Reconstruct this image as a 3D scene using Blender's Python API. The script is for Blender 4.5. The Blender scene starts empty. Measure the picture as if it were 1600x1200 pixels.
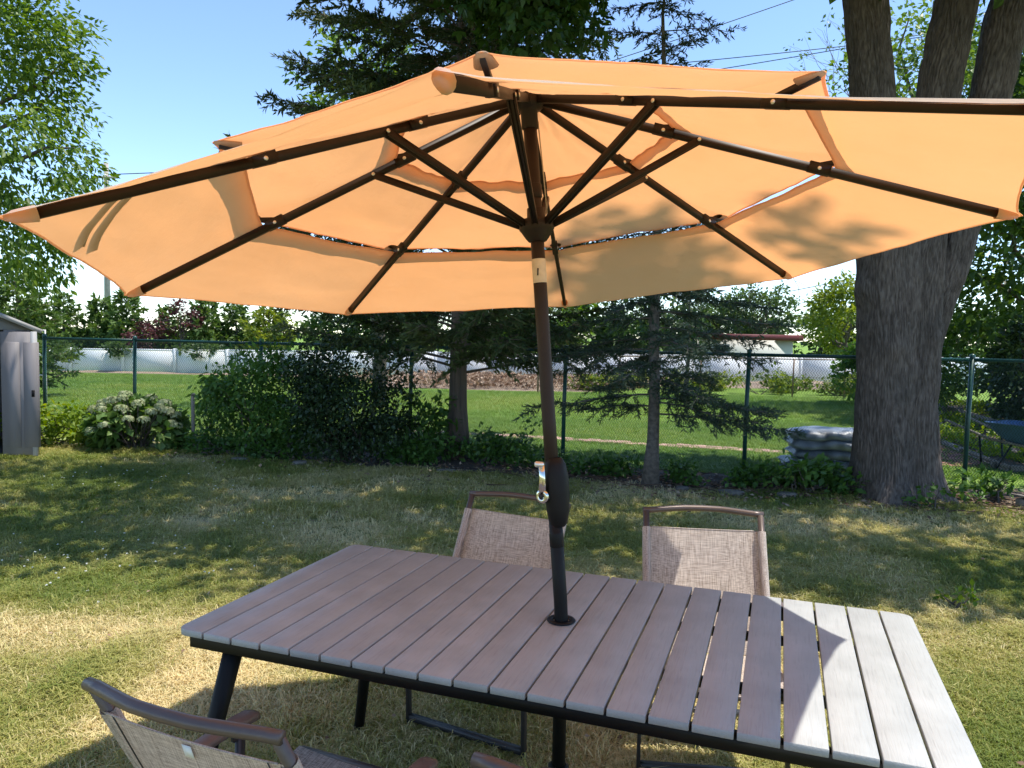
import bpy, math, random
import numpy as np
from mathutils import Matrix, Vector

random.seed(7)
RNG = np.random.default_rng(7)
R = math.radians
scene = bpy.context.scene
COL = scene.collection

# ------------------------------------------------------------------ camera
cam_d = bpy.data.cameras.new("camera")
cam = bpy.data.objects.new("camera", cam_d)
COL.objects.link(cam)
cam_d.sensor_width = 36.0
cam_d.lens = 36.0 * 1179.06 / 1600.0
cam_d.clip_start = 0.02
cam_d.clip_end = 2000.0
CAM_H = 1.541
cam.matrix_world = (Matrix.Translation((0, 0, CAM_H)) @ Matrix.Rotation(R(90 - 3.655), 4, 'X')
                    @ Matrix.Rotation(R(1.075), 4, 'Z'))
scene.camera = cam

# ------------------------------------------------------------------ light
SUN_EL, SUN_AZ = 70.0, 2.0          # azimuth counted from +X towards +Y
world = bpy.data.worlds.new("World")
scene.world = world
world.use_nodes = True
wn = world.node_tree.nodes
wl = world.node_tree.links
wn.clear()
w_out = wn.new("ShaderNodeOutputWorld")
w_bg = wn.new("ShaderNodeBackground")
w_sky = wn.new("ShaderNodeTexSky")
w_sky.sky_type = 'NISHITA'
w_sky.sun_disc = False
w_sky.sun_elevation = R(SUN_EL)
w_sky.sun_rotation = R(90 - SUN_AZ)
w_sky.air_density = 1.0
w_sky.dust_density = 0.0
w_sky.ozone_density = 3.0
w_sky.altitude = 1800.0
w_bg.inputs[1].default_value = 0.128
wl.new(w_sky.outputs[0], w_bg.inputs[0])
wl.new(w_bg.outputs[0], w_out.inputs[0])

sun_d = bpy.data.lights.new("sun", 'SUN')
sun_d.energy = 2.8
sun_d.angle = R(0.55)
sun_d.color = (1.0, 0.95, 0.87)
sun = bpy.data.objects.new("sun", sun_d)
COL.objects.link(sun)
sdir = Vector((math.cos(R(SUN_EL)) * math.cos(R(SUN_AZ)), math.cos(R(SUN_EL)) * math.sin(R(SUN_AZ)), math.sin(R(SUN_EL))))
sun.rotation_euler = sdir.to_track_quat('Z', 'Y').to_euler()
sun.location = (12, 0, 30)

vs = scene.view_settings
vs.view_transform = 'Standard'
vs.look = 'None'
vs.exposure = 1.32
vs.gamma = 1.0
vs.use_curve_mapping = False
cy = scene.cycles
cy.use_denoising = True
cy.max_bounces = 7
cy.diffuse_bounces = 4
cy.glossy_bounces = 2
cy.transmission_bounces = 5
cy.transparent_max_bounces = 8
cy.caustics_reflective = False
cy.caustics_refractive = False
cy.sample_clamp_indirect = 6.0

# ------------------------------------------------------------------ helpers
def unit(v):
    v = np.asarray(v, float)
    return v / np.maximum(np.linalg.norm(v, axis=-1, keepdims=True), 1e-9)

_tabs = {}
def noise2(x, y, seed=0):
    if seed not in _tabs:
        _tabs[seed] = np.random.default_rng(1000 + seed).random((64, 64))
    T = _tabs[seed]
    x = np.asarray(x, float); y = np.asarray(y, float)
    xi = np.floor(x).astype(int); yi = np.floor(y).astype(int)
    fx = x - xi; fy = y - yi
    fx = fx * fx * (3 - 2 * fx); fy = fy * fy * (3 - 2 * fy)
    a = T[xi % 64, yi % 64]; b = T[(xi + 1) % 64, yi % 64]
    c = T[xi % 64, (yi + 1) % 64]; d = T[(xi + 1) % 64, (yi + 1) % 64]
    return (a * (1 - fx) + b * fx) * (1 - fy) + (c * (1 - fx) + d * fx) * fy

def fbm(x, y, seed=0, octs=4):
    v = 0; amp = 0.5
    for k in range(octs):
        v = v + amp * noise2(np.asarray(x) * 2 ** k, np.asarray(y) * 2 ** k, seed + k)
        amp *= 0.5
    return v / (1 - 0.5 ** octs)

class MB:
    """collects polygons; build() links them as one mesh object"""
    def __init__(self):
        self.v = []; self.n = 0; self.f = []; self.t = []; self.uv = None
    def add(self, verts, faces, tint=None):
        verts = np.asarray(verts, float).reshape(-1, 3)
        faces = np.asarray(faces, int)
        self.v.append(verts)
        self.f.append(faces + self.n)
        self.n += len(verts)
        if tint is None:
            tint = np.zeros(len(verts))
        self.t.append(np.broadcast_to(np.asarray(tint, float), (len(verts),)))
        return self
    def box(self, c, s, rot=None, bev=0.0):
        hx, hy, hz = np.asarray(s, float) / 2
        if bev <= 0:
            v = np.array([(x, y, z) for x in (-hx, hx) for y in (-hy, hy) for z in (-hz, hz)])
            f = [(0, 1, 3, 2), (4, 6, 7, 5), (0, 4, 5, 1), (2, 3, 7, 6), (0, 2, 6, 4), (1, 5, 7, 3)]
        else:
            # chamfer the long edges of top and bottom: two inset rings
            b = min(bev, hx * .9, hy * .9, hz * .9)
            rings = []
            for z, i in ((-hz, b), (-hz + b, 0), (hz - b, 0), (hz, b)):
                rings.append([(-hx + i, -hy + i, z), (hx - i, -hy + i, z), (hx - i, hy - i, z), (-hx + i, hy - i, z)])
            v = np.array(rings).reshape(-1, 3)
            f = [(3, 2, 1, 0), (12, 13, 14, 15)]
            for k in range(3):
                for j in range(4):
                    f.append((k * 4 + j, k * 4 + (j + 1) % 4, k * 4 + 4 + (j + 1) % 4, k * 4 + 4 + j))
        if rot is not None:
            v = v @ np.asarray(rot, float).T
        return self.add(v + np.asarray(c, float), f)
    def tube(self, pts, rad, n=8, cap=True, squash=None, up=None):
        P = np.asarray(pts, float); m = len(P)
        rad = np.broadcast_to(np.asarray(rad, float), (m,))
        T = np.zeros_like(P)
        T[1:-1] = P[2:] - P[:-2]; T[0] = P[1] - P[0]; T[-1] = P[-1] - P[-2]
        T = unit(T)
        u0 = np.array([0, 0, 1.0]) if up is None else np.asarray(up, float)
        if up is None and abs(T[0] @ u0) > 0.9:
            u0 = np.array([1.0, 0, 0])
        V = []
        a = np.arange(n) / n * 2 * math.pi
        N = u0 - T[0] * (u0 @ T[0]); N = unit(N)
        for k in range(m):
            N = N - T[k] * (N @ T[k]); N = unit(N)
            B = np.cross(T[k], N)
            sq = 1.0 if squash is None else squash
            V.append(P[k] + rad[k] * (np.cos(a)[:, None] * N * sq + np.sin(a)[:, None] * B))
        V = np.concatenate(V)
        i = np.arange(n); j = (i + 1) % n
        F = np.concatenate([np.stack([k * n + i, k * n + j, (k + 1) * n + j, (k + 1) * n + i], 1) for k in range(m - 1)])
        base = self.n
        self.add(V, F)
        if cap and n > 2:
            self.f.append(np.array([[base + x for x in range(n)][::-1]]))
            self.f.append(np.array([[base + (m - 1) * n + x for x in range(n)]]))
        return self
    def bar(self, a, b, w, h, up=(0, 0, 1)):
        """rectangular bar from a to b, w across, h along up"""
        a = np.asarray(a, float); b = np.asarray(b, float)
        t = unit(b - a); up = np.asarray(up, float)
        N = unit(up - t * (up @ t)); B = np.cross(t, N)
        q = [(-1, -1), (1, -1), (1, 1), (-1, 1)]
        v = [p + B * x * w / 2 + N * y * h / 2 for p in (a, b) for x, y in q]
        f = [(3, 2, 1, 0), (4, 5, 6, 7)] + [(k, (k + 1) % 4, 4 + (k + 1) % 4, 4 + k) for k in range(4)]
        return self.add(v, f)
    def lathe(self, prof, c=(0, 0, 0), n=20, axis=None):
        prof = np.asarray(prof, float); m = len(prof)
        a = np.arange(n) / n * 2 * math.pi
        V = np.concatenate([np.stack([r * np.cos(a), r * np.sin(a), np.full(n, z)], 1) for r, z in prof])
        if axis is not None:
            q = Vector((0, 0, 1)).rotation_difference(Vector(axis)).to_matrix()
            V = V @ np.array(q).T
        i = np.arange(n); j = (i + 1) % n
        F = np.concatenate([np.stack([k * n + i, k * n + j, (k + 1) * n + j, (k + 1) * n + i], 1) for k in range(m - 1)])
        return self.add(V + np.asarray(c, float), F)
    def grid(self, G, tint=None):
        G = np.asarray(G, float); a, b = G.shape[:2]
        idx = np.arange(a * b).reshape(a, b)
        F = np.stack([idx[:-1, :-1], idx[1:, :-1], idx[1:, 1:], idx[:-1, 1:]], -1).reshape(-1, 4)
        return self.add(G.reshape(-1, 3), F, tint)
    def leaves(self, C, D, N, L, W, tint, fold=0.18):
        C = np.asarray(C, float); D = unit(D); n = len(C)
        N = N - D * np.sum(N * D, 1, keepdims=True); N = unit(N)
        S = np.cross(D, N)
        L = np.broadcast_to(L, (n,))[:, None]; W = np.broadcast_to(W, (n,))[:, None]
        V = np.stack([C, C + D * L * .45 + S * W * .5 + N * W * fold, C + D * L, C + D * L * .45 - S * W * .5 + N * W * fold], 1)
        k = np.arange(n)[:, None] * 4
        F = np.concatenate([k + [[0, 1, 2]], k + [[0, 2, 3]]])
        return self.add(V.reshape(-1, 3), F, np.repeat(np.broadcast_to(tint, (n,)), 4))
    def build(self, name, mat, parent=None, smooth=False, world=False, tint=False):
        V = np.concatenate(self.v)
        if world and parent is not None:
            V = V - np.array(parent.matrix_basis.translation)
        me = bpy.data.meshes.new(name)
        me.vertices.add(len(V)); me.vertices.foreach_set("co", V.ravel())
        cnt = sum(f.size for f in self.f); npoly = sum(len(f) for f in self.f)
        me.loops.add(cnt); me.polygons.add(npoly)
        me.loops.foreach_set("vertex_index", np.concatenate([f.ravel() for f in self.f]))
        sizes = np.concatenate([np.full(len(f), f.shape[1]) for f in self.f])
        me.polygons.foreach_set("loop_start", np.concatenate([[0], np.cumsum(sizes)[:-1]]))
        if smooth:
            me.polygons.foreach_set("use_smooth", np.ones(npoly, bool))
        me.update(calc_edges=True)
        if tint:
            at = me.attributes.new("tint", 'FLOAT', 'POINT')
            at.data.foreach_set("value", np.concatenate(self.t).astype(np.float32))
        me.materials.append(M[mat] if isinstance(mat, str) else mat)
        o = bpy.data.objects.new(name, me)
        COL.objects.link(o)
        if parent is not None:
            o.parent = parent
        return o

def empty(name, loc, rz=0.0):
    o = bpy.data.objects.new(name, None)
    o.empty_display_size = 0.1
    COL.objects.link(o)
    o.location = loc; o.rotation_euler = (0, 0, rz)
    o.matrix_basis = Matrix.Translation(loc) @ Matrix.Rotation(rz, 4, 'Z')
    return o

def tag(o, label=None, cat=None, group=None, kind=None):
    if label: o["label"] = label
    if cat: o["category"] = cat
    if group: o["group"] = group
    if kind: o["kind"] = kind
    return o

def copy_tree(o, parent=None):
    c = o.copy(); COL.objects.link(c)
    if parent is not None:
        c.parent = parent
    for ch in list(o.children):
        copy_tree(ch, c)
    return c

def rz(a):
    c, s = math.cos(a), math.sin(a)
    return np.array([[c, -s, 0], [s, c, 0], [0, 0, 1]])

# ------------------------------------------------------------------ materials
M = {}
def base_mat(name):
    m = bpy.data.materials.new(name); m.use_nodes = True
    nt = m.node_tree; nt.nodes.clear()
    out = nt.nodes.new("ShaderNodeOutputMaterial")
    M[name] = m
    return m, nt, out

def nd(nt, t, **kw):
    n = nt.nodes.new(t)
    for k, v in kw.items():
        setattr(n, k, v)
    return n

def ramp(nt, fac, stops):
    r = nd(nt, "ShaderNodeValToRGB")
    e = r.color_ramp.elements
    while len(e) < len(stops):
        e.new(0.5)
    for el, (p, c) in zip(e, stops):
        el.position = p; el.color = (*c, 1)
    nt.links.new(fac, r.inputs[0])
    return r.outputs[0]

def simple(name, col, rough=0.5, metal=0.0, var=0.12, scale=30.0, bump=0.0, bscale=200.0, stretch=(1, 1, 1), spec=0.5, objvar=0.0):
    m, nt, out = base_mat(name)
    p = nd(nt, "ShaderNodeBsdfPrincipled")
    p.inputs["Roughness"].default_value = rough
    p.inputs["Metallic"].default_value = metal
    p.inputs["Specular IOR Level"].default_value = spec
    tc = nd(nt, "ShaderNodeTexCoord")
    mp = nd(nt, "ShaderNodeMapping"); mp.inputs[3].default_value = stretch
    nt.links.new(tc.outputs["Object"], mp.inputs[0])
    nz = nd(nt, "ShaderNodeTexNoise"); nz.inputs["Scale"].default_value = scale; nz.inputs["Detail"].default_value = 5
    nt.links.new(mp.outputs[0], nz.inputs[0])
    c = np.array(col)
    lo = tuple(np.clip(c * (1 - var), 0, 1)); hi = tuple(np.clip(c * (1 + var), 0, 1))
    cr = ramp(nt, nz.outputs[0], [(0.3, lo), (0.7, hi)])
    if objvar > 0:
        oi = nd(nt, "ShaderNodeObjectInfo")
        hs = nd(nt, "ShaderNodeHueSaturation")
        mr = nd(nt, "ShaderNodeMapRange")
        mr.inputs[3].default_value = 1 - objvar; mr.inputs[4].default_value = 1 + objvar
        nt.links.new(oi.outputs["Random"], mr.inputs[0])
        nt.links.new(mr.outputs[0], hs.inputs["Value"])
        nt.links.new(cr, hs.inputs["Color"])
        cr = hs.outputs[0]
    nt.links.new(cr, p.inputs["Base Color"])
    if bump > 0:
        n2 = nd(nt, "ShaderNodeTexNoise"); n2.inputs["Scale"].default_value = bscale; n2.inputs["Detail"].default_value = 4
        nt.links.new(mp.outputs[0], n2.inputs[0])
        b = nd(nt, "ShaderNodeBump"); b.inputs["Strength"].default_value = bump; b.inputs["Distance"].default_value = 0.01
        nt.links.new(n2.outputs[0], b.inputs["Height"])
        nt.links.new(b.outputs[0], p.inputs["Normal"])
    nt.links.new(p.outputs[0], out.inputs[0])
    return m

def leaf_mat(name, dark, mid, light, trans=0.35, rough=0.45, inst=False):
    """tint 0..1 picks the leaf's own colour"""
    m, nt, out = base_mat(name)
    at = nd(nt, "ShaderNodeAttribute"); at.attribute_name = "tint"
    if inst:
        at.attribute_type = 'INSTANCER'
    col = ramp(nt, at.outputs["Fac"], [(0.0, dark), (0.5, mid), (1.0, light)])
    p = nd(nt, "ShaderNodeBsdfPrincipled")
    p.inputs["Roughness"].default_value = rough
    p.inputs["Specular IOR Level"].default_value = 0.35
    nt.links.new(col, p.inputs["Base Color"])
    t = nd(nt, "ShaderNodeBsdfTranslucent")
    hs = nd(nt, "ShaderNodeHueSaturation"); hs.inputs["Hue"].default_value = 0.485
    hs.inputs["Saturation"].default_value = 1.15; hs.inputs["Value"].default_value = 1.35
    nt.links.new(col, hs.inputs["Color"]); nt.links.new(hs.outputs[0], t.inputs[0])
    mx = nd(nt, "ShaderNodeMixShader"); mx.inputs[0].default_value = trans
    nt.links.new(p.outputs[0], mx.inputs[1]); nt.links.new(t.outputs[0], mx.inputs[2])
    nt.links.new(mx.outputs[0], out.inputs[0])
    return m

leaf_mat("leaf_maple", (.022, .050, .011), (.042, .095, .018), (.085, .155, .028), .42)
leaf_mat("leaf_left", (.05, .105, .016), (.10, .185, .028), (.19, .28, .05), 0.42)
leaf_mat("leaf_cedar", (.030, .050, .020), (.060, .092, .030), (.12, .15, .052), 0.3, 0.6)
leaf_mat("leaf_spruce", (.022, .040, .022), (.042, .070, .036), (.080, .11, .060), 0.15, 0.6)
leaf_mat("leaf_holly", (.018, .036, .014), (.034, .062, .022), (.065, .10, .036), 0.22, 0.3)
leaf_mat("leaf_shrub", (.045, .105, .020), (.085, .175, .034), (.15, .26, .055), 0.4)
leaf_mat("leaf_hydrangea", (.055, .115, .022), (.10, .18, .040), (.18, .26, .075), 0.35)
leaf_mat("flower_hydrangea", (.20, .25, .10), (.34, .38, .20), (.50, .50, .34), 0.3, 0.7)
leaf_mat("leaf_lime", (.09, .16, .016), (.16, .25, .026), (.27, .34, .045), 0.42)
leaf_mat("leaf_hedge", (.045, .095, .022), (.095, .165, .036), (.16, .23, .06), 0.35, 0.6)
leaf_mat("leaf_plum", (.045, .018, .018), (.10, .036, .036), (.17, .07, .06), 0.3)
leaf_mat("leaf_yellow", (.09, .15, .024), (.17, .23, .034), (.27, .31, .055), 0.4)
leaf_mat("leaf_far", (.035, .075, .022), (.075, .13, .036), (.13, .19, .060), 0.35)
leaf_mat("leaf_right", (.035, .075, .016), (.075, .14, .026), (.17, .26, .05), 0.38)
leaf_mat("grass", (.150, .200, .034), (.37, .35, .095), (.72, .61, .33), 0.30, 0.55, inst=True)
leaf_mat("grass_far", (.11, .22, .035), (.18, .29, .05), (.30, .35, .085), 0.35, 0.55, inst=True)
leaf_mat("dead_leaf", (.13, .08, .05), (.27, .18, .115), (.45, .34, .24), 0.2, 0.8)
leaf_mat("clover", (.7, .7, .62), (.75, .75, .68), (.8, .8, .76), 0.2, 0.8)

simple("steel_brown", (.020, .012, .008), 0.5, 0.0, .15, 25, spec=.3)
simple("steel_black", (.006, .006, .006), 0.5, 0.0, .15, 25, spec=.22)
simple("chair_tube", (.105, .078, .066), 0.38, 0.25, .08, 30, spec=.5)
simple("arm_plastic", (.15, .108, .09), 0.5, 0.0, .12, 20, bump=.1)
simple("chair_leg", (.045, .043, .044), 0.45, 0.2, .1, 30)
simple("chrome", (.72, .70, .62), 0.16, 1.0, .05, 10)
simple("rivet", (.75, .72, .66), 0.3, 0.8, .05, 10)
simple("sticker", (.62, .54, .42), 0.6, 0, .10, 60)
simple("sticker_ink", (.05, .04, .035), 0.7)
simple("tag_white", (.78, .78, .76), 0.6, 0, .03)
simple("fence_green", (.010, .060, .048), 0.38, 0, .15, 20)
simple("wire_green", (.010, .040, .034), 0.6, 0, .15, 20)
simple("rusty", (.24, .16, .11), 0.7, 0.1, .3, 30)
simple("vinyl_white", (.82, .83, .85), 0.85, 0, .02, 1.5, spec=.15)
simple("shed_grey", (.22, .20, .20), 0.55, 0, .06, 12, bump=.15, bscale=60, stretch=(1, 1, .15))
simple("shed_trim", (.42, .41, .40), 0.55, 0, .05, 12)
simple("shed_roof", (.055, .06, .062), 0.7, 0, .15, 40, bump=.2)
simple("shed_inside", (.06, .055, .055), 0.7)
simple("white_pipe", (.7, .7, .7), 0.5)
simple("wood_grey", (.22, .19, .16), 0.8, 0, .3, 14, bump=.4, bscale=50, stretch=(1, 1, .1), objvar=.2)
simple("pole_grey", (.34, .31, .28), 0.8, 0, .2, 5)
simple("wire_black", (.03, .03, .03), 0.6)
simple("brick_pink", (.46, .30, .23), 0.85, 0, .25, 40, bump=.4, objvar=.22)
simple("brick_red", (.30, .13, .10), 0.85, 0, .25, 40, bump=.4, objvar=.25)
simple("bag_plastic", (.20, .225, .26), 0.35, 0, .6, 7, bump=.9, bscale=18, objvar=.25)
simple("barrow_blue", (.05, .11, .23), 0.35, 0, .2, 12)
simple("rubber", (.02, .02, .02), 0.8)
simple("soil", (.07, .05, .035), 0.95, 0, .35, 30, bump=.8, bscale=60)
simple("stone", (.13, .115, .095), 0.85, 0, .25, 14, bump=.5, bscale=40, objvar=.2)
simple("twig", (.13, .10, .075), 0.85, 0, .3, 40, objvar=.25)
simple("house_white", (.62, .62, .60), 0.8, 0, .05, 3)
simple("roof_red", (.14, .025, .028), 0.6, 0, .15, 8)
simple("glass_dark", (.03, .035, .04), 0.1)
simple("bark_thin", (.10, .082, .066), 0.9, 0, .35, 22, bump=.8, bscale=45, stretch=(1, 1, .2))
simple("bark_spruce", (.115, .10, .085), 0.9, 0, .4, 30, bump=.8, bscale=60)
simple("bark_cedar", (.17, .12, .09), 0.9, 0, .4, 30, bump=1.0, bscale=60, stretch=(1, 1, .07))

def make_fabric():
    m, nt, out = base_mat("canopy_fabric")
    tc = nd(nt, "ShaderNodeTexCoord")
    nz = nd(nt, "ShaderNodeTexNoise"); nz.inputs["Scale"].default_value = 2.2; nz.inputs["Detail"].default_value = 4
    nt.links.new(tc.outputs["Object"], nz.inputs[0])
    c1 = ramp(nt, nz.outputs[0], [(0.3, (.80, .64, .48)), (0.7, (.84, .68, .52))])
    c2 = ramp(nt, nz.outputs[0], [(0.3, (.85, .365, .135)), (0.7, (.90, .405, .158))])
    d = nd(nt, "ShaderNodeBsdfDiffuse"); d.inputs["Roughness"].default_value = 0.6
    t = nd(nt, "ShaderNodeBsdfTranslucent")
    wv = nd(nt, "ShaderNodeTexNoise"); wv.inputs["Scale"].default_value = 900
    nt.links.new(tc.outputs["Object"], wv.inputs[0])
    wr = nd(nt, "ShaderNodeTexNoise"); wr.inputs["Scale"].default_value = 9; wr.inputs["Detail"].default_value = 3
    nt.links.new(tc.outputs["Object"], wr.inputs[0])
    ad = nd(nt, "ShaderNodeMath", operation='MULTIPLY_ADD'); ad.inputs[1].default_value = .05
    nt.links.new(wv.outputs[0], ad.inputs[0]); nt.links.new(wr.outputs[0], ad.inputs[2])
    b = nd(nt, "ShaderNodeBump"); b.inputs["Strength"].default_value = .30; b.inputs["Distance"].default_value = .02
    nt.links.new(ad.outputs[0], b.inputs["Height"])
    nt.links.new(b.outputs[0], d.inputs["Normal"]); nt.links.new(b.outputs[0], t.inputs["Normal"])
    nt.links.new(c1, d.inputs[0]); nt.links.new(c2, t.inputs[0])
    mx = nd(nt, "ShaderNodeMixShader"); mx.inputs[0].default_value = .49
    nt.links.new(d.outputs[0], mx.inputs[1]); nt.links.new(t.outputs[0], mx.inputs[2])
    nt.links.new(mx.outputs[0], out.inputs[0])
make_fabric()
simple("pocket_fabric", (.40, .26, .16), 0.8, 0, .08, 30)

def make_plank():
    m, nt, out = base_mat("plank_grey")
    tc = nd(nt, "ShaderNodeTexCoord"); oi = nd(nt, "ShaderNodeObjectInfo")
    cmb = nd(nt, "ShaderNodeCombineXYZ")
    mul = nd(nt, "ShaderNodeMath", operation='MULTIPLY'); mul.inputs[1].default_value = 37.0
    nt.links.new(oi.outputs["Random"], mul.inputs[0]); nt.links.new(mul.outputs[0], cmb.inputs[2])
    va = nd(nt, "ShaderNodeVectorMath", operation='ADD')
    nt.links.new(tc.outputs["Object"], va.inputs[0]); nt.links.new(cmb.outputs[0], va.inputs[1])
    mp = nd(nt, "ShaderNodeMapping"); mp.inputs[3].default_value = (1, .055, 1)
    nt.links.new(va.outputs[0], mp.inputs[0])
    g = nd(nt, "ShaderNodeTexNoise"); g.inputs["Scale"].default_value = 230; g.inputs["Detail"].default_value = 4; g.inputs["Distortion"].default_value = .6
    nt.links.new(mp.outputs[0], g.inputs[0])
    cl = nd(nt, "ShaderNodeTexNoise"); cl.inputs["Scale"].default_value = 9; cl.inputs["Detail"].default_value = 3
    nt.links.new(va.outputs[0], cl.inputs[0])
    base = ramp(nt, cl.outputs[0], [(0.25, (.318, .328, .314)), (0.55, (.366, .378, .363)), (0.75, (.398, .408, .396))])
    gr = ramp(nt, g.outputs[0], [(0.30, (.62, .62, .62)), (0.46, (.92, .92, .92)), (0.7, (1, 1, 1))])
    mm = nd(nt, "ShaderNodeMix", data_type='RGBA', blend_type='MULTIPLY'); mm.inputs[0].default_value = .38
    nt.links.new(base, mm.inputs[6]); nt.links.new(gr, mm.inputs[7])
    hs = nd(nt, "ShaderNodeHueSaturation")
    mr = nd(nt, "ShaderNodeMapRange"); mr.inputs[3].default_value = .93; mr.inputs[4].default_value = 1.07
    nt.links.new(oi.outputs["Random"], mr.inputs[0]); nt.links.new(mr.outputs[0], hs.inputs["Value"]); nt.links.new(mm.outputs[2], hs.inputs["Color"])
    p = nd(nt, "ShaderNodeBsdfPrincipled"); p.inputs["Roughness"].default_value = .50; p.inputs["Specular IOR Level"].default_value = .42
    nt.links.new(hs.outputs[0], p.inputs["Base Color"])
    b = nd(nt, "ShaderNodeBump"); b.inputs["Strength"].default_value = .35; b.inputs["Distance"].default_value = .003
    nt.links.new(g.outputs[0], b.inputs["Height"]); nt.links.new(b.outputs[0], p.inputs["Normal"])
    nt.links.new(p.outputs[0], out.inputs[0])
make_plank()

def make_sling():
    """woven sling cloth: crossing light and dark threads"""
    m, nt, out = base_mat("sling_cloth")
    tc = nd(nt, "ShaderNodeTexCoord")
    def threads(stretch, sc):
        mp = nd(nt, "ShaderNodeMapping"); mp.inputs[3].default_value = stretch
        nt.links.new(tc.outputs["Object"], mp.inputs[0])
        n = nd(nt, "ShaderNodeTexNoise"); n.inputs["Scale"].default_value = sc; n.inputs["Detail"].default_value = 2
        nt.links.new(mp.outputs[0], n.inputs[0])
        return n.outputs[0]
    a = threads((1, .03, .03), 620); b = threads((.03, 1, 1), 620)
    mx = nd(nt, "ShaderNodeMath", operation='ADD'); nt.links.new(a, mx.inputs[0]); nt.links.new(b, mx.inputs[1])
    hv = nd(nt, "ShaderNodeMath", operation='MULTIPLY'); hv.inputs[1].default_value = .5
    nt.links.new(mx.outputs[0], hv.inputs[0])
    col = ramp(nt, hv.outputs[0], [(0.36, (.22, .17, .14)), (0.5, (.50, .42, .355)), (0.63, (.76, .67, .59))])
    p = nd(nt, "ShaderNodeBsdfPrincipled"); p.inputs["Roughness"].default_value = .6
    nt.links.new(col, p.inputs["Base Color"])
    bp = nd(nt, "ShaderNodeBump"); bp.inputs["Strength"].default_value = .3; bp.inputs["Distance"].default_value = .002
    nt.links.new(hv.outputs[0], bp.inputs["Height"]); nt.links.new(bp.outputs[0], p.inputs["Normal"])
    t = nd(nt, "ShaderNodeBsdfTranslucent"); nt.links.new(col, t.inputs[0])
    ms = nd(nt, "ShaderNodeMixShader"); ms.inputs[0].default_value = .22
    nt.links.new(p.outputs[0], ms.inputs[1]); nt.links.new(t.outputs[0], ms.inputs[2])
    nt.links.new(ms.outputs[0], out.inputs[0])
make_sling()

def make_bark():
    m, nt, out = base_mat("bark_maple")
    tc = nd(nt, "ShaderNodeTexCoord")
    mp = nd(nt, "ShaderNodeMapping"); mp.inputs[3].default_value = (1, 1, .24)
    nt.links.new(tc.outputs["Object"], mp.inputs[0])
    n = nd(nt, "ShaderNodeTexNoise"); n.inputs["Scale"].default_value = 40; n.inputs["Detail"].default_value = 8; n.inputs["Distortion"].default_value = .5
    nt.links.new(mp.outputs[0], n.inputs[0])
    n2 = nd(nt, "ShaderNodeTexNoise"); n2.inputs["Scale"].default_value = 2.5; n2.inputs["Detail"].default_value = 4
    nt.links.new(tc.outputs["Object"], n2.inputs[0])
    c = ramp(nt, n.outputs[0], [(0.3, (.066, .054, .046)), (0.5, (.122, .103, .089)), (0.7, (.178, .155, .136))])
    c2 = ramp(nt, n2.outputs[0], [(0.35, (.75, .74, .72)), (0.65, (1.05, 1.0, .98))])
    mm = nd(nt, "ShaderNodeMix", data_type='RGBA', blend_type='MULTIPLY'); mm.inputs[0].default_value = 1
    nt.links.new(c, mm.inputs[6]); nt.links.new(c2, mm.inputs[7])
    p = nd(nt, "ShaderNodeBsdfPrincipled"); p.inputs["Roughness"].default_value = .9; p.inputs["Specular IOR Level"].default_value = .2
    nt.links.new(mm.outputs[2], p.inputs["Base Color"])
    b = nd(nt, "ShaderNodeBump"); b.inputs["Strength"].default_value = .6; b.inputs["Distance"].default_value = .015
    nt.links.new(n.outputs[0], b.inputs["Height"]); nt.links.new(b.outputs[0], p.inputs["Normal"])
    nt.links.new(p.outputs[0], out.inputs[0])
make_bark()

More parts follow.
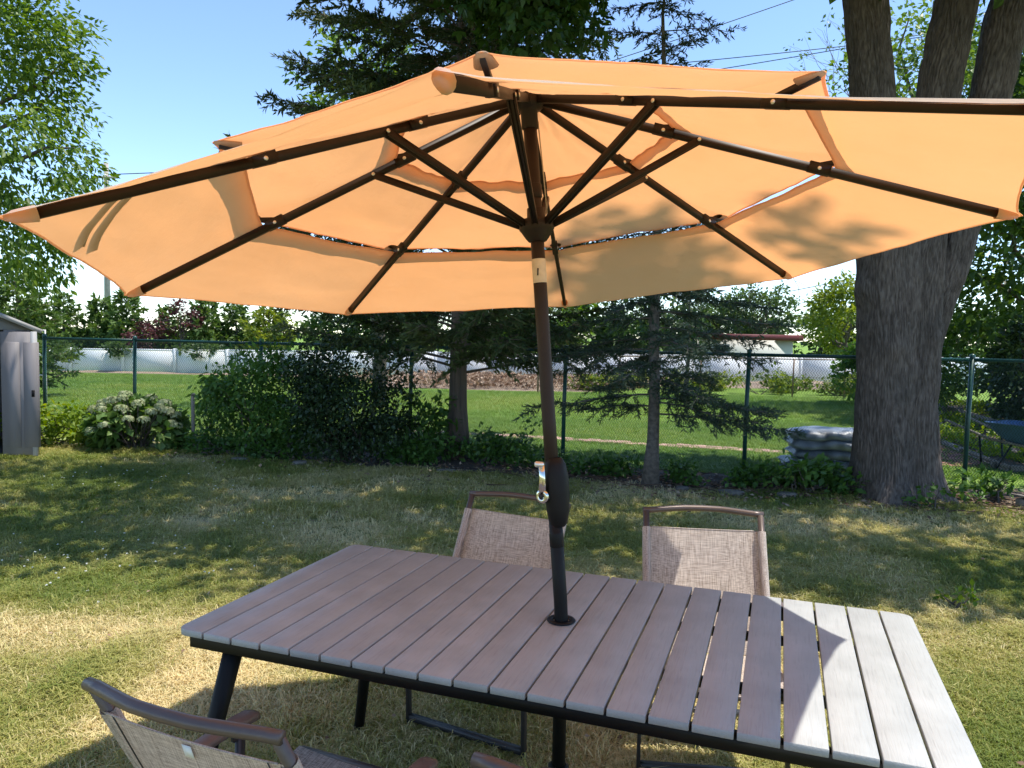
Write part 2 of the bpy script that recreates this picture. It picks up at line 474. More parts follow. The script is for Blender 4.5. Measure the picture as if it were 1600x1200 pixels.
def make_lawn():
    m, nt, out = base_mat("lawn")
    tc = nd(nt, "ShaderNodeTexCoord")
    def nz(sc, det=5):
        n = nd(nt, "ShaderNodeTexNoise"); n.inputs["Scale"].default_value = sc; n.inputs["Detail"].default_value = det
        nt.links.new(tc.outputs["Object"], n.inputs[0]); return n.outputs[0]
    thatch = ramp(nt, nz(90), [(0.3, (.15, .135, .06)), (0.5, (.33, .285, .145)), (0.72, (.52, .43, .26))])
    green = ramp(nt, nz(60), [(0.3, (.11, .14, .028)), (0.7, (.24, .26, .07))])
    big = nz(.55, 6)
    r = nd(nt, "ShaderNodeMapRange"); r.inputs[1].default_value = .4; r.inputs[2].default_value = .62
    nt.links.new(big, r.inputs[0])
    mx = nd(nt, "ShaderNodeMix", data_type='RGBA')
    nt.links.new(r.outputs[0], mx.inputs[0]); nt.links.new(green, mx.inputs[6]); nt.links.new(thatch, mx.inputs[7])
    # the neighbour's yard beyond the fence is greener, watered grass
    sp = nd(nt, "ShaderNodeSeparateXYZ"); nt.links.new(tc.outputs["Object"], sp.inputs[0])
    ln = nd(nt, "ShaderNodeMath", operation='MULTIPLY_ADD'); ln.inputs[1].default_value = .275
    nt.links.new(sp.outputs[0], ln.inputs[0]); nt.links.new(sp.outputs[1], ln.inputs[2])
    far = nd(nt, "ShaderNodeMapRange"); far.inputs[1].default_value = 9.1; far.inputs[2].default_value = 9.7
    nt.links.new(ln.outputs[0], far.inputs[0])
    fg = ramp(nt, nz(14, 7), [(0.3, (.12, .22, .035)), (0.5, (.17, .27, .05)), (0.75, (.24, .32, .08))])
    m2 = nd(nt, "ShaderNodeMix", data_type='RGBA')
    nt.links.new(far.outputs[0], m2.inputs[0]); nt.links.new(mx.outputs[2], m2.inputs[6]); nt.links.new(fg, m2.inputs[7])
    p = nd(nt, "ShaderNodeBsdfPrincipled"); p.inputs["Roughness"].default_value = .95; p.inputs["Specular IOR Level"].default_value = .1
    nt.links.new(m2.outputs[2], p.inputs["Base Color"])
    b = nd(nt, "ShaderNodeBump"); b.inputs["Strength"].default_value = .7; b.inputs["Distance"].default_value = .03
    nt.links.new(nz(120), b.inputs["Height"]); nt.links.new(b.outputs[0], p.inputs["Normal"])
    nt.links.new(p.outputs[0], out.inputs[0])
make_lawn()

# ------------------------------------------------------------------ ground
g = MB().grid([[(x, y, 0) for y in (-150, -20, 0, 10, 25, 60, 200, 900)] for x in (-700, -100, -20, 0, 20, 100, 700)]).build("ground", "lawn")
tag(g, kind="structure")

FD = unit(np.array([-6.06, 1.62, 0]))            # direction of the fence line, to the left
def fence_pt(t):                                    # t metres left of the post beside the maple
    return np.array([4.78, 7.87, 0]) + FD * t
FN = np.array([-FD[1], FD[0], 0]); FN = FN if FN[1] > 0 else -FN   # away from camera

# ---- brick edging of the neighbour's lawn, one row of bricks end to end, two deep
edge = empty("brick_path", (0, 0, 0)); tag(edge, kind="structure")
bm_ = MB().box((0, 0, .012), (.205, .115, .04), bev=.008)
b0 = bm_.build("brick", "brick_pink", edge)
p0 = np.array([5.0, 9.82, 0]); p1 = np.array([-2.2, 11.98, 0]); dv = unit(p1 - p0); nv = np.array([-dv[1], dv[0], 0])
ang = math.atan2(dv[1], dv[0]); first = True
for row in range(2):
    for k in range(34):
        o = b0 if first else b0.copy()
        if not first: COL.objects.link(o)
        first = False
        q = p0 + dv * (k * .215 + row * .1) - nv * row * .125
        o.location = (q[0], q[1], RNG.uniform(-.006, .008)); o.rotation_euler = (RNG.uniform(-.02, .02), RNG.uniform(-.02, .02), ang + RNG.uniform(-.03, .03))
walk = empty("brick_walk", (0, 0, 0)); tag(walk, kind="structure")
wa = np.array([5.66, 9.35, 0]); wb = np.array([6.62, 13.3, 0]); wd = unit(wb - wa); wnv = np.array([wd[1], -wd[0], 0])
b1 = MB().box((0, 0, .012), (.205, .10, .04), bev=.008).build("brick", "brick_red", walk)
first = True
for k in range(35):
    for j in range(3):
        o = b1 if first else b1.copy()
        if not first: COL.objects.link(o)
        first = False
        q = wa + wd * (k * .115) + wnv * ((j - 1) * .215 + (k % 2) * .1)
        o.location = (q[0], q[1], RNG.uniform(-.005, .008)); o.rotation_euler = (0, 0, math.atan2(wnv[1], wnv[0]) + RNG.uniform(-.03, .03))

mu = MB(); tt = np.linspace(-2.9, 9.4, 70); Gm = np.zeros((70, 2, 3))
for i_, t_ in enumerate(tt):
    wn_ = -.62 - .55 * noise2(t_ * 1.7, 3, 91) - .15 * noise2(t_ * 6, 1, 92)
    Gm[i_, 0] = fence_pt(t_) + FN * wn_; Gm[i_, 1] = fence_pt(t_) + FN * .12
Gm[:, :, 2] = .005
tag(mu.grid(Gm).build("soil_strip", "soil"), kind="structure")
# ---- bank of dry leaves under the far fence
lb = MB()
xs = np.linspace(-16, 14, 90); ys = np.linspace(0, 1, 9)
G = np.zeros((len(xs), len(ys), 3))
for i, x in enumerate(xs):
    y0 = 20.9 + .6 * noise2(x * .4, 0, 5); y1 = 26.3
    if x < -4: y0 = 25.9
    if x > 2: y0 = 20.9 + min(3.2, (x - 2) * 1.6)
    for j, t in enumerate(ys):
        G[i, j] = (x, y0 + (y1 - y0) * t, .006 + .45 * math.sin(min(t * 1.3, 1) * math.pi * .5) * (.15 if x < -4 else .55) * noise2(x * .9, t * 3, 6) * (t > 0))
lb.grid(G)
simple("leaf_bank", (.27, .20, .14), 0.95, 0, .5, 25, bump=1.0, bscale=30)
tag(lb.build("leaf_bank", "leaf_bank"), kind="structure")

# ------------------------------------------------------------------ dining table
TX, TY, TYAW, TW, TL, TH = .15156, 2.08437, R(-19.624), .8924, 1.9, .74
table = empty("dining_table", (TX, TY, 0), TYAW)
tag(table, "grey slatted outdoor dining table on dark metal legs with umbrella pole through it", "table")
NP = 21; PITCH = TL / NP; GAP = .0065; PT = .018
def plank_mesh(w, l, round_side=0, hole=None):
    """outline extruded with a small chamfer; round_side -1/1 rounds the outer corners"""
    r = .028; hw, hl = w / 2, l / 2; out = []
    def corner(cx, cy_, a0, rr):
        for k in range(6):
            a = a0 + k / 5 * math.pi / 2
            out.append((cx + rr * math.cos(a), cy_ + rr * math.sin(a)))
    for sx, sy, a0 in ((1, 1, 0), (-1, 1, math.pi / 2), (-1, -1, math.pi), (1, -1, 1.5 * math.pi)):
        rr = r if round_side == sx else .0014
        corner(sx * (hw - rr), sy * (hl - rr), a0, rr)
    n = len(out); O = np.array(out)
    mb = MB(); c = .0012
    def inset(d):
        L_ = np.linalg.norm(O, axis=1, keepdims=True)
        return np.sign(O) * np.maximum(np.abs(O) - d, 0)
    rings = [np.c_[inset(c), np.full(n, -PT)], np.c_[O, np.full(n, -PT + c)], np.c_[O, np.full(n, -c)], np.c_[inset(c), np.zeros(n)]]
    V = np.concatenate(rings); i = np.arange(n); j = (i + 1) % n
    mb.add(V, np.concatenate([np.stack([k * n + i, k * n + j, (k + 1) * n + j, (k + 1) * n + i], 1) for k in range(3)]))
    mb.f.append(np.array([list(range(3 * n, 4 * n))])); mb.f.append(np.array([list(range(n))[::-1]]))
    return mb
pm = plank_mesh(PITCH - GAP, TW).build("plank", "plank_grey", table)
for k in range(NP):
    x = (k - (NP - 1) / 2) * PITCH
    if k in (0, NP - 1):
        o = plank_mesh(PITCH - GAP, TW, -1 if k == 0 else 1).build("plank", "plank_grey", table)
    elif k == 1:
        o = pm
    else:
        o = pm.copy(); COL.objects.link(o); o.parent = table
    o.location = (x, RNG.uniform(-.0008, .0008), TH + RNG.uniform(-.0006, .0006))
ring = MB().lathe([(.023, .0005), (.038, .0005), (.041, .003), (.038, .006), (.026, .0065), (.023, .003)], (0, 0, TH), 28)
ring.build("hole_ring", "steel_black", table, smooth=True)
fr = MB(); FH = .035; zt = TH - PT - .0015
ix, iy = TL / 2 - .045, TW / 2 - .035
fr.box((0, -iy, zt - FH / 2), (2 * ix + .03, .03, FH)); fr.box((0, iy, zt - FH / 2), (2 * ix + .03, .03, FH))
fr.box((-ix, 0, zt - FH / 2), (.03, 2 * iy - .03, FH - .002)); fr.box((ix, 0, zt - FH / 2), (.03, 2 * iy - .03, FH - .002))
fr.build("apron", "steel_black", table)
for yy in (-.17, .17):
    MB().box((0, yy, zt - .011), (2 * ix - .03, .025, .02)).build("crossbar", "steel_black", table)
for sx in (-1, 1):
    for sy in (-1, 1):
        top = np.array([sx * (ix - .10), sy * (iy - .035), zt - .003]); bot = np.array([sx * (ix + .035), sy * (iy + .07), .0])
        leg = MB().tube([top, top * .5 + bot * .5, bot], [.027, .023, .019], 14)
        lo = leg.build("leg", "steel_black", table, smooth=True)
        MB().lathe([(.0, 0), (.021, 0), (.021, .012), (.0, .012)], bot, 12).build("foot_cap", "rubber", lo)

# ------------------------------------------------------------------ umbrella
HUB = np.array([.03171, 2.19549, 2.20514]); AX = unit(np.array([-.0840, .0786, .9934]))
E1 = unit(np.cross([0, 1, 0], AX)); E2 = np.cross(AX, E1)
RIB, S2, S1, SS, DROP, PHASE, RUN = 1.29184, .79252, .36078, .46295, .35135, -.12457, .352
HOLE = np.array([.1532, 2.0803, TH])
um = empty("patio_umbrella", (HOLE[0], HOLE[1], 0))
tag(um, "tan three-tier patio umbrella standing through the grey table", "umbrella")
def uloc(p): return np.asarray(p, float) - np.array([HOLE[0], HOLE[1], 0])
def rad(k):
    a = PHASE + math.pi / 2 - math.pi / 4 * (k - 3)
    return math.cos(a) * E1 + math.sin(a) * E2
def cyl(k, rho, dl):            # k may be any rib index, rho out from the axis, dl down from the hub
    return HUB + rad(k) * rho - AX * dl
def ribp(k, s, lift=0.0):
    d = rad(k) * math.cos(DROP) - AX * math.sin(DROP)
    n = rad(k) * math.sin(DROP) + AX * math.cos(DROP)
    return HUB + rad(k) * .03 + d * s + n * lift
def ub(mb, name, mat, parent=um, smooth=False):
    V = [v - np.array([HOLE[0], HOLE[1], 0]) for v in mb.v]; mb.v = V
    return mb.build(name, mat, parent, smooth)
def axp(z):                      # point of the pole at height z above the table
    t = (z - HOLE[2]) / (HUB[2] - HOLE[2]); return HOLE + (HUB - HOLE) * t
ub(MB().tube([axp(1.10), axp(1.3), axp(1.6), HUB - AX * .02], [.0192] * 4, 20), "upper_pole", "steel_brown", smooth=True)
ub(MB().tube([HOLE * [1, 1, 0] + [0, 0, .03], HOLE * [1, 1, 0] + [0, 0, .6], HOLE + [0, 0, -.03], axp(.80), axp(1.11)], [.0192] * 5, 20), "lower_pole", "steel_black", smooth=True)
ub(MB().lathe([(.0193, -.006), (.0203, -.004), (.0203, .03), (.0193, .034)], axp(.955), 20, AX), "joint_sleeve", "steel_black", smooth=True)
base = MB().lathe([(0.001, 0), (.24, 0), (.245, .012), (.235, .03), (.09, .055), (.032, .075), (.030, .32), (.0205, .325)], HOLE * [1, 1, 0], 36)
ub(base, "base", "steel_black", smooth=True)
# crank housing: egg-shaped, bulging away from the handle
prof = [(.0195, -.105), (.026, -.095), (.033, -.06), (.036, -.01), (.036, .035), (.031, .07), (.0225, .088), (.0195, .09)]
hs_ = MB().lathe(prof, (0, 0, 0), 22)
Vh = hs_.v[0]; Vh[:, 0] = np.where(Vh[:, 0] > 0, Vh[:, 0] * 1.15, Vh[:, 0] * .82); Vh[:, 0] += .004
qh = np.array(Vector((0, 0, 1)).rotation_difference(Vector(AX)).to_matrix())
CH = axp(1.11); hs_.v[0] = Vh @ qh.T + CH
housing = ub(hs_, "crank_housing", "steel_black", smooth=True)
ca = CH + np.array([-.030, -.022, -.015]); cb = CH + np.array([-.036, -.030, .075])
hn = MB().lathe([(0.0, -.008), (.019, -.008), (.021, 0), (.019, .008), (.010, .009), (.008, .006), (0, .006)], ca, 18, (-.6, -.8, 0))
hn.tube([ca, ca * .5 + cb * .5, cb], [.0155, .0105, .009], 12, squash=.6, up=(-.6, -.8, 0))
handle = ub(hn, "crank_handle", "chrome", smooth=True)
ub(MB().lathe([(0, 0), (.008, 0), (.0085, .004), (.0085, .022), (.006, .026), (0, .026)], cb + [.004, .002, 0], 14, (-.85, -.5, .1)), "knob", "rivet", handle, True)
ub(MB().lathe([(0, .0), (.0075, .0), (.0075, .0015), (0, .0015)], ca + np.array([-.6, -.8, 0]) * .0095, 14, (-.6, -.8, 0)), "axle_cap", "rubber", handle, True)
# sticker wrapped round the pole
st = MB(); aa = np.linspace(0, 2 * math.pi, 25)[:-1]
ub(MB().lathe([(.0197, -.034), (.0199, -.033), (.0199, .033), (.0197, .034)], axp(1.725), 22, AX), "sticker", "sticker", smooth=True)
ub(MB().box(axp(1.722) + np.array([-.005, -.0203, .0]), (.004, .0012, .020), rz(.2)), "sticker_mark", "sticker_ink")
# hubs
ub(MB().lathe([(.0, .028), (.022, .028), (.040, .022), (.046, .008), (.046, -.012), (.036, -.022), (.024, -.026), (.024, -.075), (.0195, -.078)], HUB, 24, AX), "top_hub", "steel_brown", smooth=True)
RN = HUB - AX * RUN
runner = ub(MB().lathe([(.0195, .050), (.024, .048), (.026, .018), (.047, .014), (.050, .006), (.050, -.012), (.045, -.018), (.034, -.036), (.026, -.046), (.0195, -.048)], RN, 24, AX), "runner", "steel_brown", smooth=True)
ub(MB().lathe([(.0195, -.02), (.0215, -.018), (.0215, .018), (.0195, .02)], HUB - AX * .255, 18, AX), "stop_collar", "steel_brown", smooth=True)
# pull cord
ub(MB().tube([HUB - AX * .05 + [.024, .01, 0], HUB - AX * .2 + [.030, .016, 0], RN + [.030, .012, .03]], .002, 5), "cord", "sticker")
C2 = (.874, .247); C1 = (.445, .112)
for k in range(8):
    n_ = rad(k) * math.sin(DROP) + AX * math.cos(DROP); side = np.cross(n_, rad(k))
    rb = MB().bar(ribp(k, -.005), ribp(k, RIB * .984), .013, .022, n_)
    rib = ub(rb, "rib", "steel_brown")
    for s, cc in ((S1, C1), (S2, C2)):
        b = MB().bar(ribp(k, s - .028, .002), ribp(k, s + .030, .002), .021, .027, n_)
        ub(b, "bracket", "steel_brown", rib)
        for sg in (-1, 1):
            ub(MB().lathe([(0, .0125), (.0045, .0122), (.0055, .0105)], ribp(k, s, .001), 8, side * sg), "rivet", "rivet", rib)
        a = ribp(k, s, .011); e = cyl(k, cc[0], cc[1])
        ub(MB().bar(a, e - n_ * .008, .010, .014, n_), "vent_arm", "steel_brown", rib)
    so = side * .0125
    stt = MB()
    for sg in (-1, 1):
        stt.bar(RN + rad(k) * .044 + so * sg * .55, ribp(k, SS, -.002) + so * sg * .75, .004, .018, n_)
    stt.bar(RN + rad(k) * .044, ribp(k, SS, -.002), .010, .012, n_)
    sto = ub(stt, "strut", "steel_brown")
    for sg in (-1, 1):
        ub(MB().lathe([(0, .0135), (.0045, .0132), (.0055, .0115)], ribp(k, SS, -.001), 8, side * sg), "rivet", "rivet", sto)

LIFT = .013
def tier_lines():
    """per tier: function giving the fabric line over rib k at v 0..1"""
    def top(k, v):
        pts = [cyl(k, .012, -.030), ribp(k, S1 * .55, LIFT + .004), cyl(k, C1[0] - .03, C1[1] - .006), cyl(k, C1[0] + .012, C1[1] + .003)]
        return poly(pts, v)
    def mid(k, v):
        pts = [ribp(k, S1 + .022, LIFT), ribp(k, S1 + .20, LIFT + .002), ribp(k, S2 - .10, LIFT + .012), cyl(k, C2[0] - .03, C2[1] - .007), cyl(k, C2[0] + .012, C2[1] + .003)]
        return poly(pts, v)
    def low(k, v):
        pts = [ribp(k, S2 + .040, LIFT), ribp(k, RIB * .98, LIFT), ribp(k, RIB * 1.025, LIFT - .003)]
        return poly(pts, v)
    def poly(pts, v):
        P = np.array(pts); d = np.r_[0, np.cumsum(np.linalg.norm(np.diff(P, axis=0), axis=1))]; d /= d[-1]
        return np.stack([np.interp(v, d, P[:, i]) for i in range(3)], -1)
    return (("upper", top, .012, .0), ("middle", mid, .016, .004), ("lower", low, .030, .006))
NU, NV = 22, 24
for tname, fn, scal, insc in tier_lines():
    tier = empty("canopy_tier", (0, 0, 0)); tier.parent = um
    tier["label"] = {"upper": "small top tan canopy tier at the hub", "middle": "middle tan canopy tier with vent gaps", "lower": "wide lowest tan canopy tier"}[tname]
    for k in range(8):
        v = np.linspace(0, 1, NV); A = fn(k, v); B = fn(k + 1, v)
        G = np.zeros((NU, NV, 3)); cmid = HUB - AX * .3
        for i, u in enumerate(np.linspace(0, 1, NU)):
            P = A * (1 - u) + B * u
            q = 4 * u * (1 - u)
            out = unit((rad(k) * (1 - u) + rad(k + 1) * u))
            qq = q ** .45
            # hem scallop at the outside edge, slight scallop at the inside edge
            P = P - out * (scal * qq * v[:, None] ** 2.2) + out * (insc * qq * (1 - v[:, None]) ** 4)
            # cloth sag between the ribs and soft puckers near the ribs and corners
            sag = .007 * q * np.sin(v * math.pi) * (1.5 if tname == "lower" else 1)
            wr = (fbm(k * 7.3 + u * 3.0, v * 5 + k, 21) - .5) * .013 * q ** .5 + (fbm(k * 3.1 + u * 9.0 + v * 5, v * 4 - u * 6 + k, 25, 3) - .5) * .0075 * q ** .6
            pk = np.sin((u * 40 + v * 6) + k) * .0032 * np.exp(-np.minimum(u, 1 - u) * 14) * (1 if tname != "upper" else 2.2) * q ** .3
            fold = 0
            if tname == "upper":
                fold = np.sin(u * math.pi * 7 + k * 2 + v * 2) * .004 * (1 - v) * q
            if tname == "middle":
                fold = np.sin(u * 22 + k) * .002 * (1 - v) ** 2 * q
            G[i] = P + AX * (-sag + wr + pk + fold)[:, None]
        pn = MB().grid(G)
        # folded hem: a second layer just under the outer edge
        hemv = 2 if tname == "lower" else 3
        Hm = G[:, -2:].copy(); Hm[:, 0] = G[:, -1] * .72 + G[:, -2] * .28 if tname == "lower" else G[:, -1] * .6 + G[:, -2] * .4
        Hm = Hm - AX * .0018
        pn.grid(Hm)
        if tname != "upper":
            Hi = np.stack([G[:, 0], G[:, 0] * .7 + G[:, 1] * .3], 1) - AX * .0018
            pn.grid(Hi)
        ub(pn, "canopy_panel", "canopy_fabric", tier, smooth=True)
        if tname == "lower" and k == 0:                 # loose tie straps lying on the cloth
            for off in (0.0, .05):
                rows = []
                for t in np.linspace(0, 1, 9):
                    uu = .02 + .31 * t + off * (.5 + t) * .9; vv = .53 + .40 * t - off * .5 + .03 * math.sin(t * 3)
                    fu, fv = uu * (NU - 1), vv * (NV - 1); i0, j0 = int(fu), int(fv); a_, b_ = fu - i0, fv - j0
                    c_ = (G[i0, j0] * (1 - a_) * (1 - b_) + G[i0 + 1, j0] * a_ * (1 - b_) + G[i0, j0 + 1] * (1 - a_) * b_ + G[i0 + 1, j0 + 1] * a_ * b_)
                    rows.append(c_ + AX * .004)
                rows = np.array(rows); dd_ = unit(np.gradient(rows, axis=0)); ss_ = np.cross(dd_, AX) * .010
                ub(MB().grid(np.stack([rows - ss_, rows, rows + ss_], 1)), "tie_strap", "pocket_fabric", tier, smooth=True)
    # pockets that hold the rib ends
    for k in range(8):
        if tname == "upper": continue
        side = unit(np.cross(AX, rad(k)))
        if tname == "lower":
            a = ribp(k, RIB * .974, -.001); e = ribp(k, RIB * 1.016, .004); w = .012; h = .029
        else:
            e = cyl(k, C2[0] + .008, C2[1] + .003); a = cyl(k, C2[0] - .045, C2[1] + .004); w = .020; h = .014
        pk_ = MB(); d = unit(e - a); up = unit(np.cross(d, side)); up = up if up @ AX > 0 else -up
        rings = []
        for t, ww, hh in ((0, 1.15, 1.1), (.35, 1.0, 1.0), (.7, .85, .85), (1.0, .45, .35)):
            c = a + (e - a) * t; an = np.linspace(0, 2 * math.pi, 13)[:-1]
            rings.append([c + side * w * ww * math.cos(x) + up * (h * hh * .5 * math.sin(x)) for x in an] )
        Rg = np.array(rings); idx = np.arange(48).reshape(4, 12)
        F = [(idx[i, j], idx[i, (j + 1) % 12], idx[i + 1, (j + 1) % 12], idx[i + 1, j]) for i in range(3) for j in range(12)]
        pk_.add(Rg.reshape(-1, 3), F)
        pk_.f.append(np.array([list(range(36, 48))]) + 0)
        ub(pk_, "rib_pocket", "canopy_fabric" if tname == "lower" else "pocket_fabric", tier, smooth=True)

# ------------------------------------------------------------------ chairs
CW = .445
def build_chair(tagged=False):
    """+y is where the sitter looks; back top at y -.30"""
    c = empty("sling_chair", (0, 0, 0))
    hw = CW / 2
    top = np.array([0, -.34, .857]); low = np.array([0, -.095, .375])
    def bk(x, t, off=0):                 # along the back, t 0 low .. 1 top
        p = low + (top - low) * t; return np.array([x, p[1] - off, p[2]])
    # U-shaped back tube: two posts and a bowed top rail with mitred corners
    fr = MB()
    for s in (-1, 1):
        fr.tube([bk(s * hw, 0), bk(s * hw, .5), bk(s * hw, .985)], .0125, 12)
    xs = np.linspace(-1, 1, 15)
    bow = np.clip(1 - np.abs(xs) * 1.0, 0, 1); bow = np.minimum(bow * 1.35, 1.0 - .25 * np.abs(xs)); bow = np.clip(bow, 0, 1) * (1 - np.abs(xs) ** 6)
    rail = [np.array([x * (hw + .0125), top[1] - .040 * b, top[2] + .008 * b - .004]) for x, b in zip(xs, bow)]
    fr.tube(rail, .0135, 14, up=(0, 0, 1), squash=.92)
    fr.build("back_frame", "chair_tube", c, smooth=True)
    # sling: a sheet wrapped round the posts, continuing into the seat
    nu, nv = 17, 16
    def sheet(fn, name):
        G = np.zeros((nu, nv, 3))
        for i, u in enumerate(np.linspace(-1, 1, nu)):
            for j, v in enumerate(np.linspace(0, 1, nv)):
                G[i, j] = fn(u, v)
        mb = MB().grid(G)
        return mb
    tt = .865
    def back_fn(u, v, off=0):
        p = bk(u * (hw + .003), .0 + v * tt); q = 1 - u * u
        return p + np.array([0, -.013 - .022 * q * math.sin(v * 2.6 + .3) - .003 * q * v, -.004 * q * (v > .97)])
    bmb = sheet(back_fn, "backrest")
    # sleeves round the posts and hem along the top
    for s in (-1, 1):
        bmb.tube([bk(s * hw, .02), bk(s * hw, tt * .5), bk(s * hw, tt)], .0165, 12, cap=False)
    bmb.tube([back_fn(u, 1.0) for u in np.linspace(-.93, .93, 11)], .0022, 6)
    back = bmb.build("backrest", "sling_cloth", c, smooth=True)
    for s in (-1, 1):
        MB().tube([back_fn(s * .84, v) + [0, -.0015, 0] for v in np.linspace(0, 1, 8)], .0013, 5).build("seam", "chair_leg", back)
    def seat_fn(u, v):
        q = 1 - u * u
        return np.array([u * (hw + .003), -.095 + v * .375, .386 + .03 * v - .03 * q * math.sin(v * 2.4 + .3)])
    smb = sheet(seat_fn, "seat")
    smb.build("seat", "sling_cloth", c, smooth=True)
    sf = MB()
    for s in (-1, 1):
        sf.tube([(s * hw, -.09, .370), (s * hw, .1, .388), (s * hw, .29, .402)], .010, 10)
    sf.tube([(-hw, .29, .402), (hw, .29, .402)], .010, 10)
    sf.build("seat_frame", "chair_tube", c, smooth=True)
    for s in (-1, 1):
        x = s * (hw + .035)
        am = MB(); pts = [(-.16, .560), (-.05, .568), (0.08, .570), (.125, .566), (.145, .560)]
        ring_w = [.020, .022, .024, .024, .017]
        rings = []
        for (y, z), w in zip(pts, ring_w):
            rings.append([(x - w, y, z - .008), (x + w, y, z - .008), (x + w, y, z + .005), (x + w * .75, y, z + .010), (x - w * .75, y, z + .010), (x - w, y, z + .005)])
        Rg = np.array(rings); n = 6
        am.add(Rg.reshape(-1, 3), [(k * n + j, k * n + (j + 1) % n, (k + 1) * n + (j + 1) % n, (k + 1) * n + j) for k in range(4) for j in range(n)])
        am.f.append(np.array([[5, 4, 3, 2, 1, 0]])); am.f.append(np.array([[24, 25, 26, 27, 28, 29]]))
        arm = am.build("armrest", "arm_plastic", c)
        MB().box((x, .09, .540), (.012, .05, .036), bev=.004).build("arm_bracket", "chair_leg", arm)
        rv = MB().lathe([(0, .0), (.006, .0), (.006, .004), (0, .005)], (x - s * .007, .09, .540), 10, (-s, 0, 0))
        rv.build("bolt", "rivet", arm)
    # two sled frames: front one stands under the arm, rear one leans back
    for nm, yb, yt, zt_ in (("front_leg_frame", .07, .09, .552), ("rear_leg_frame", -.36, -.13, .552)):
        lf = MB(); xw = hw + .033
        for s in (-1, 1):
            lf.bar((s * xw, yb, .008), (s * xw, yt, zt_), .012, .024, (0, 1, 0))
        lf.bar((-xw, yb, .030), (xw, yb, .030), .024, .022)
        lo = lf.build(nm, "chair_leg", c)
    if tagged:
        tm = MB(); t0 = back_fn(.02, .97) + np.array([0, -.004, 0])
        d = unit(low - top)
        tm.add([t0 + [-.011, 0, 0], t0 + [.011, 0, 0], t0 + [.010, -.004, 0] + d * .032, t0 + [-.012, -.004, 0] + d * .032,
                t0 + [-.011, -.001, 0], t0 + [.011, -.001, 0], t0 + [.010, -.005, 0] + d * .032, t0 + [-.012, -.005, 0] + d * .032],
               [(0, 1, 2, 3), (7, 6, 5, 4), (0, 4, 5, 1), (1, 5, 6, 2), (2, 6, 7, 3), (3, 7, 4, 0)])
        tm.build("care_tag", "tag_white", back)
    return c
def place_chair(c, topc, yaw, label):
    # topc: where the middle of the back rail stands
    off = rz(yaw) @ np.array([0, -.34, 0])
    c.location = (topc[0] - off[0], topc[1] - off[1], 0)
    c.rotation_euler = (0, 0, yaw)
    tag(c, label, "chair", "sling chairs round the table")
ch_near = build_chair(True)
ch0 = build_chair()
place_chair(ch_near, (-.595, 1.33), R(-23), "tan mesh sling chair with a white tag on its back")
place_chair(ch0, (.035, 3.14), R(180 - 28), "tan mesh sling chair behind the table beside the umbrella pole, wholly shaded")
c2 = copy_tree(ch0); place_chair(c2, (.77, 2.97), R(180 - 6), "tan mesh sling chair with sunlight across half its back")
c3 = copy_tree(ch0); place_chair(c3, (.17, 1.10), R(-21), "tan sling chair at the table's near side with only its top rail end showing")
for o in (ch_near, ch0, c2, c3):
    o.matrix_basis = Matrix.Translation(o.location) @ Matrix.Rotation(o.rotation_euler[2], 4, 'Z')

# ------------------------------------------------------------------ chain link fence
def chain_link(origin, d, length, height, w, r, mb):
    d = np.asarray(d, float); n = int(length / w); m = int(height / w)
    zz = .03 + np.arange(m + 1) * (height - .03) / m
    nrm = np.array([-d[1], d[0], 0])
    for i in range(n):
        ph = i % 2
        xx = (i + ((np.arange(m + 1)) % 2)) * w if True else 0
        P = np.asarray(origin) + np.outer(xx, d) + np.outer(zz, [0, 0, 1]) + np.outer(((np.arange(m + 1) % 2) - .5) * r * 1.6, nrm)
        a = np.array([0, 2.094, 4.189])
        V = (P[:, None, :] + r * (np.cos(a)[None, :, None] * d + np.sin(a)[None, :, None] * nrm)).reshape(-1, 3)
        i3 = np.arange(3); j3 = (i3 + 1) % 3
        F = np.concatenate([np.stack([k * 3 + i3, k * 3 + j3, (k + 1) * 3 + j3, (k + 1) * 3 + i3], 1) for k in range(m)])
        mb.add(V, F)
FHT = 1.40
fence = empty("chain_link_fence", tuple(fence_pt(0)))
tag(fence, "green chain link fence running behind the shrubs and trees", "fence")
posts_t = [-4.4, -2.2, 0, 2.22, 4.30, 6.27, 8.42, 10.43, 12.0]
fz = lambda t: FHT + .03 * max(0, (2 - abs(t)) / 2)
for t in posts_t:
    p = fence_pt(t)
    mb = MB().tube([p + [.0, 0, 0], p + [-.0, 0, FHT * .5], p + [.012, 0, FHT + .01]], .024, 12)
    po = mb.build("post", "fence_green", fence, smooth=True, world=True)
    MB().lathe([(.028, 0), (.028, .02), (.018, .035), (0, .04)], p + [.012, 0, FHT + .005], 12).build("post_cap", "fence_green", po, True, world=False)
    po.children[0].location = -np.array(fence.location)
for a, b in zip(posts_t[:-1], posts_t[1:]):
    pa, pb = fence_pt(a), fence_pt(b)
    MB().tube([pa + [0, 0, FHT - .02], pb + [0, 0, FHT - .02]], .019, 10).build("top_rail", "fence_green", fence, smooth=True, world=True)
    mb = MB(); chain_link(pa - FN * .03, FD, b - a, FHT - .0, .029, .0032, mb)
    mb.build("wire_mesh", "wire_green", fence, world=True)
# side return towards the shed: white pipe gate
gate = empty("pipe_gate", (-7.40, 11.6, 0)); tag(gate, "white pipe gate frame beside the grey shed", "gate")
for x in (0, .22):
    MB().tube([(x, 0, 0), (x, 0, 1.50)], .012, 8).build("upright", "white_pipe", gate, True)
for z in (.80, 1.49):
    MB().tube([(0, 0, z), (.22, 0, z)], .011, 8).build("crosspiece", "white_pipe", gate, True)

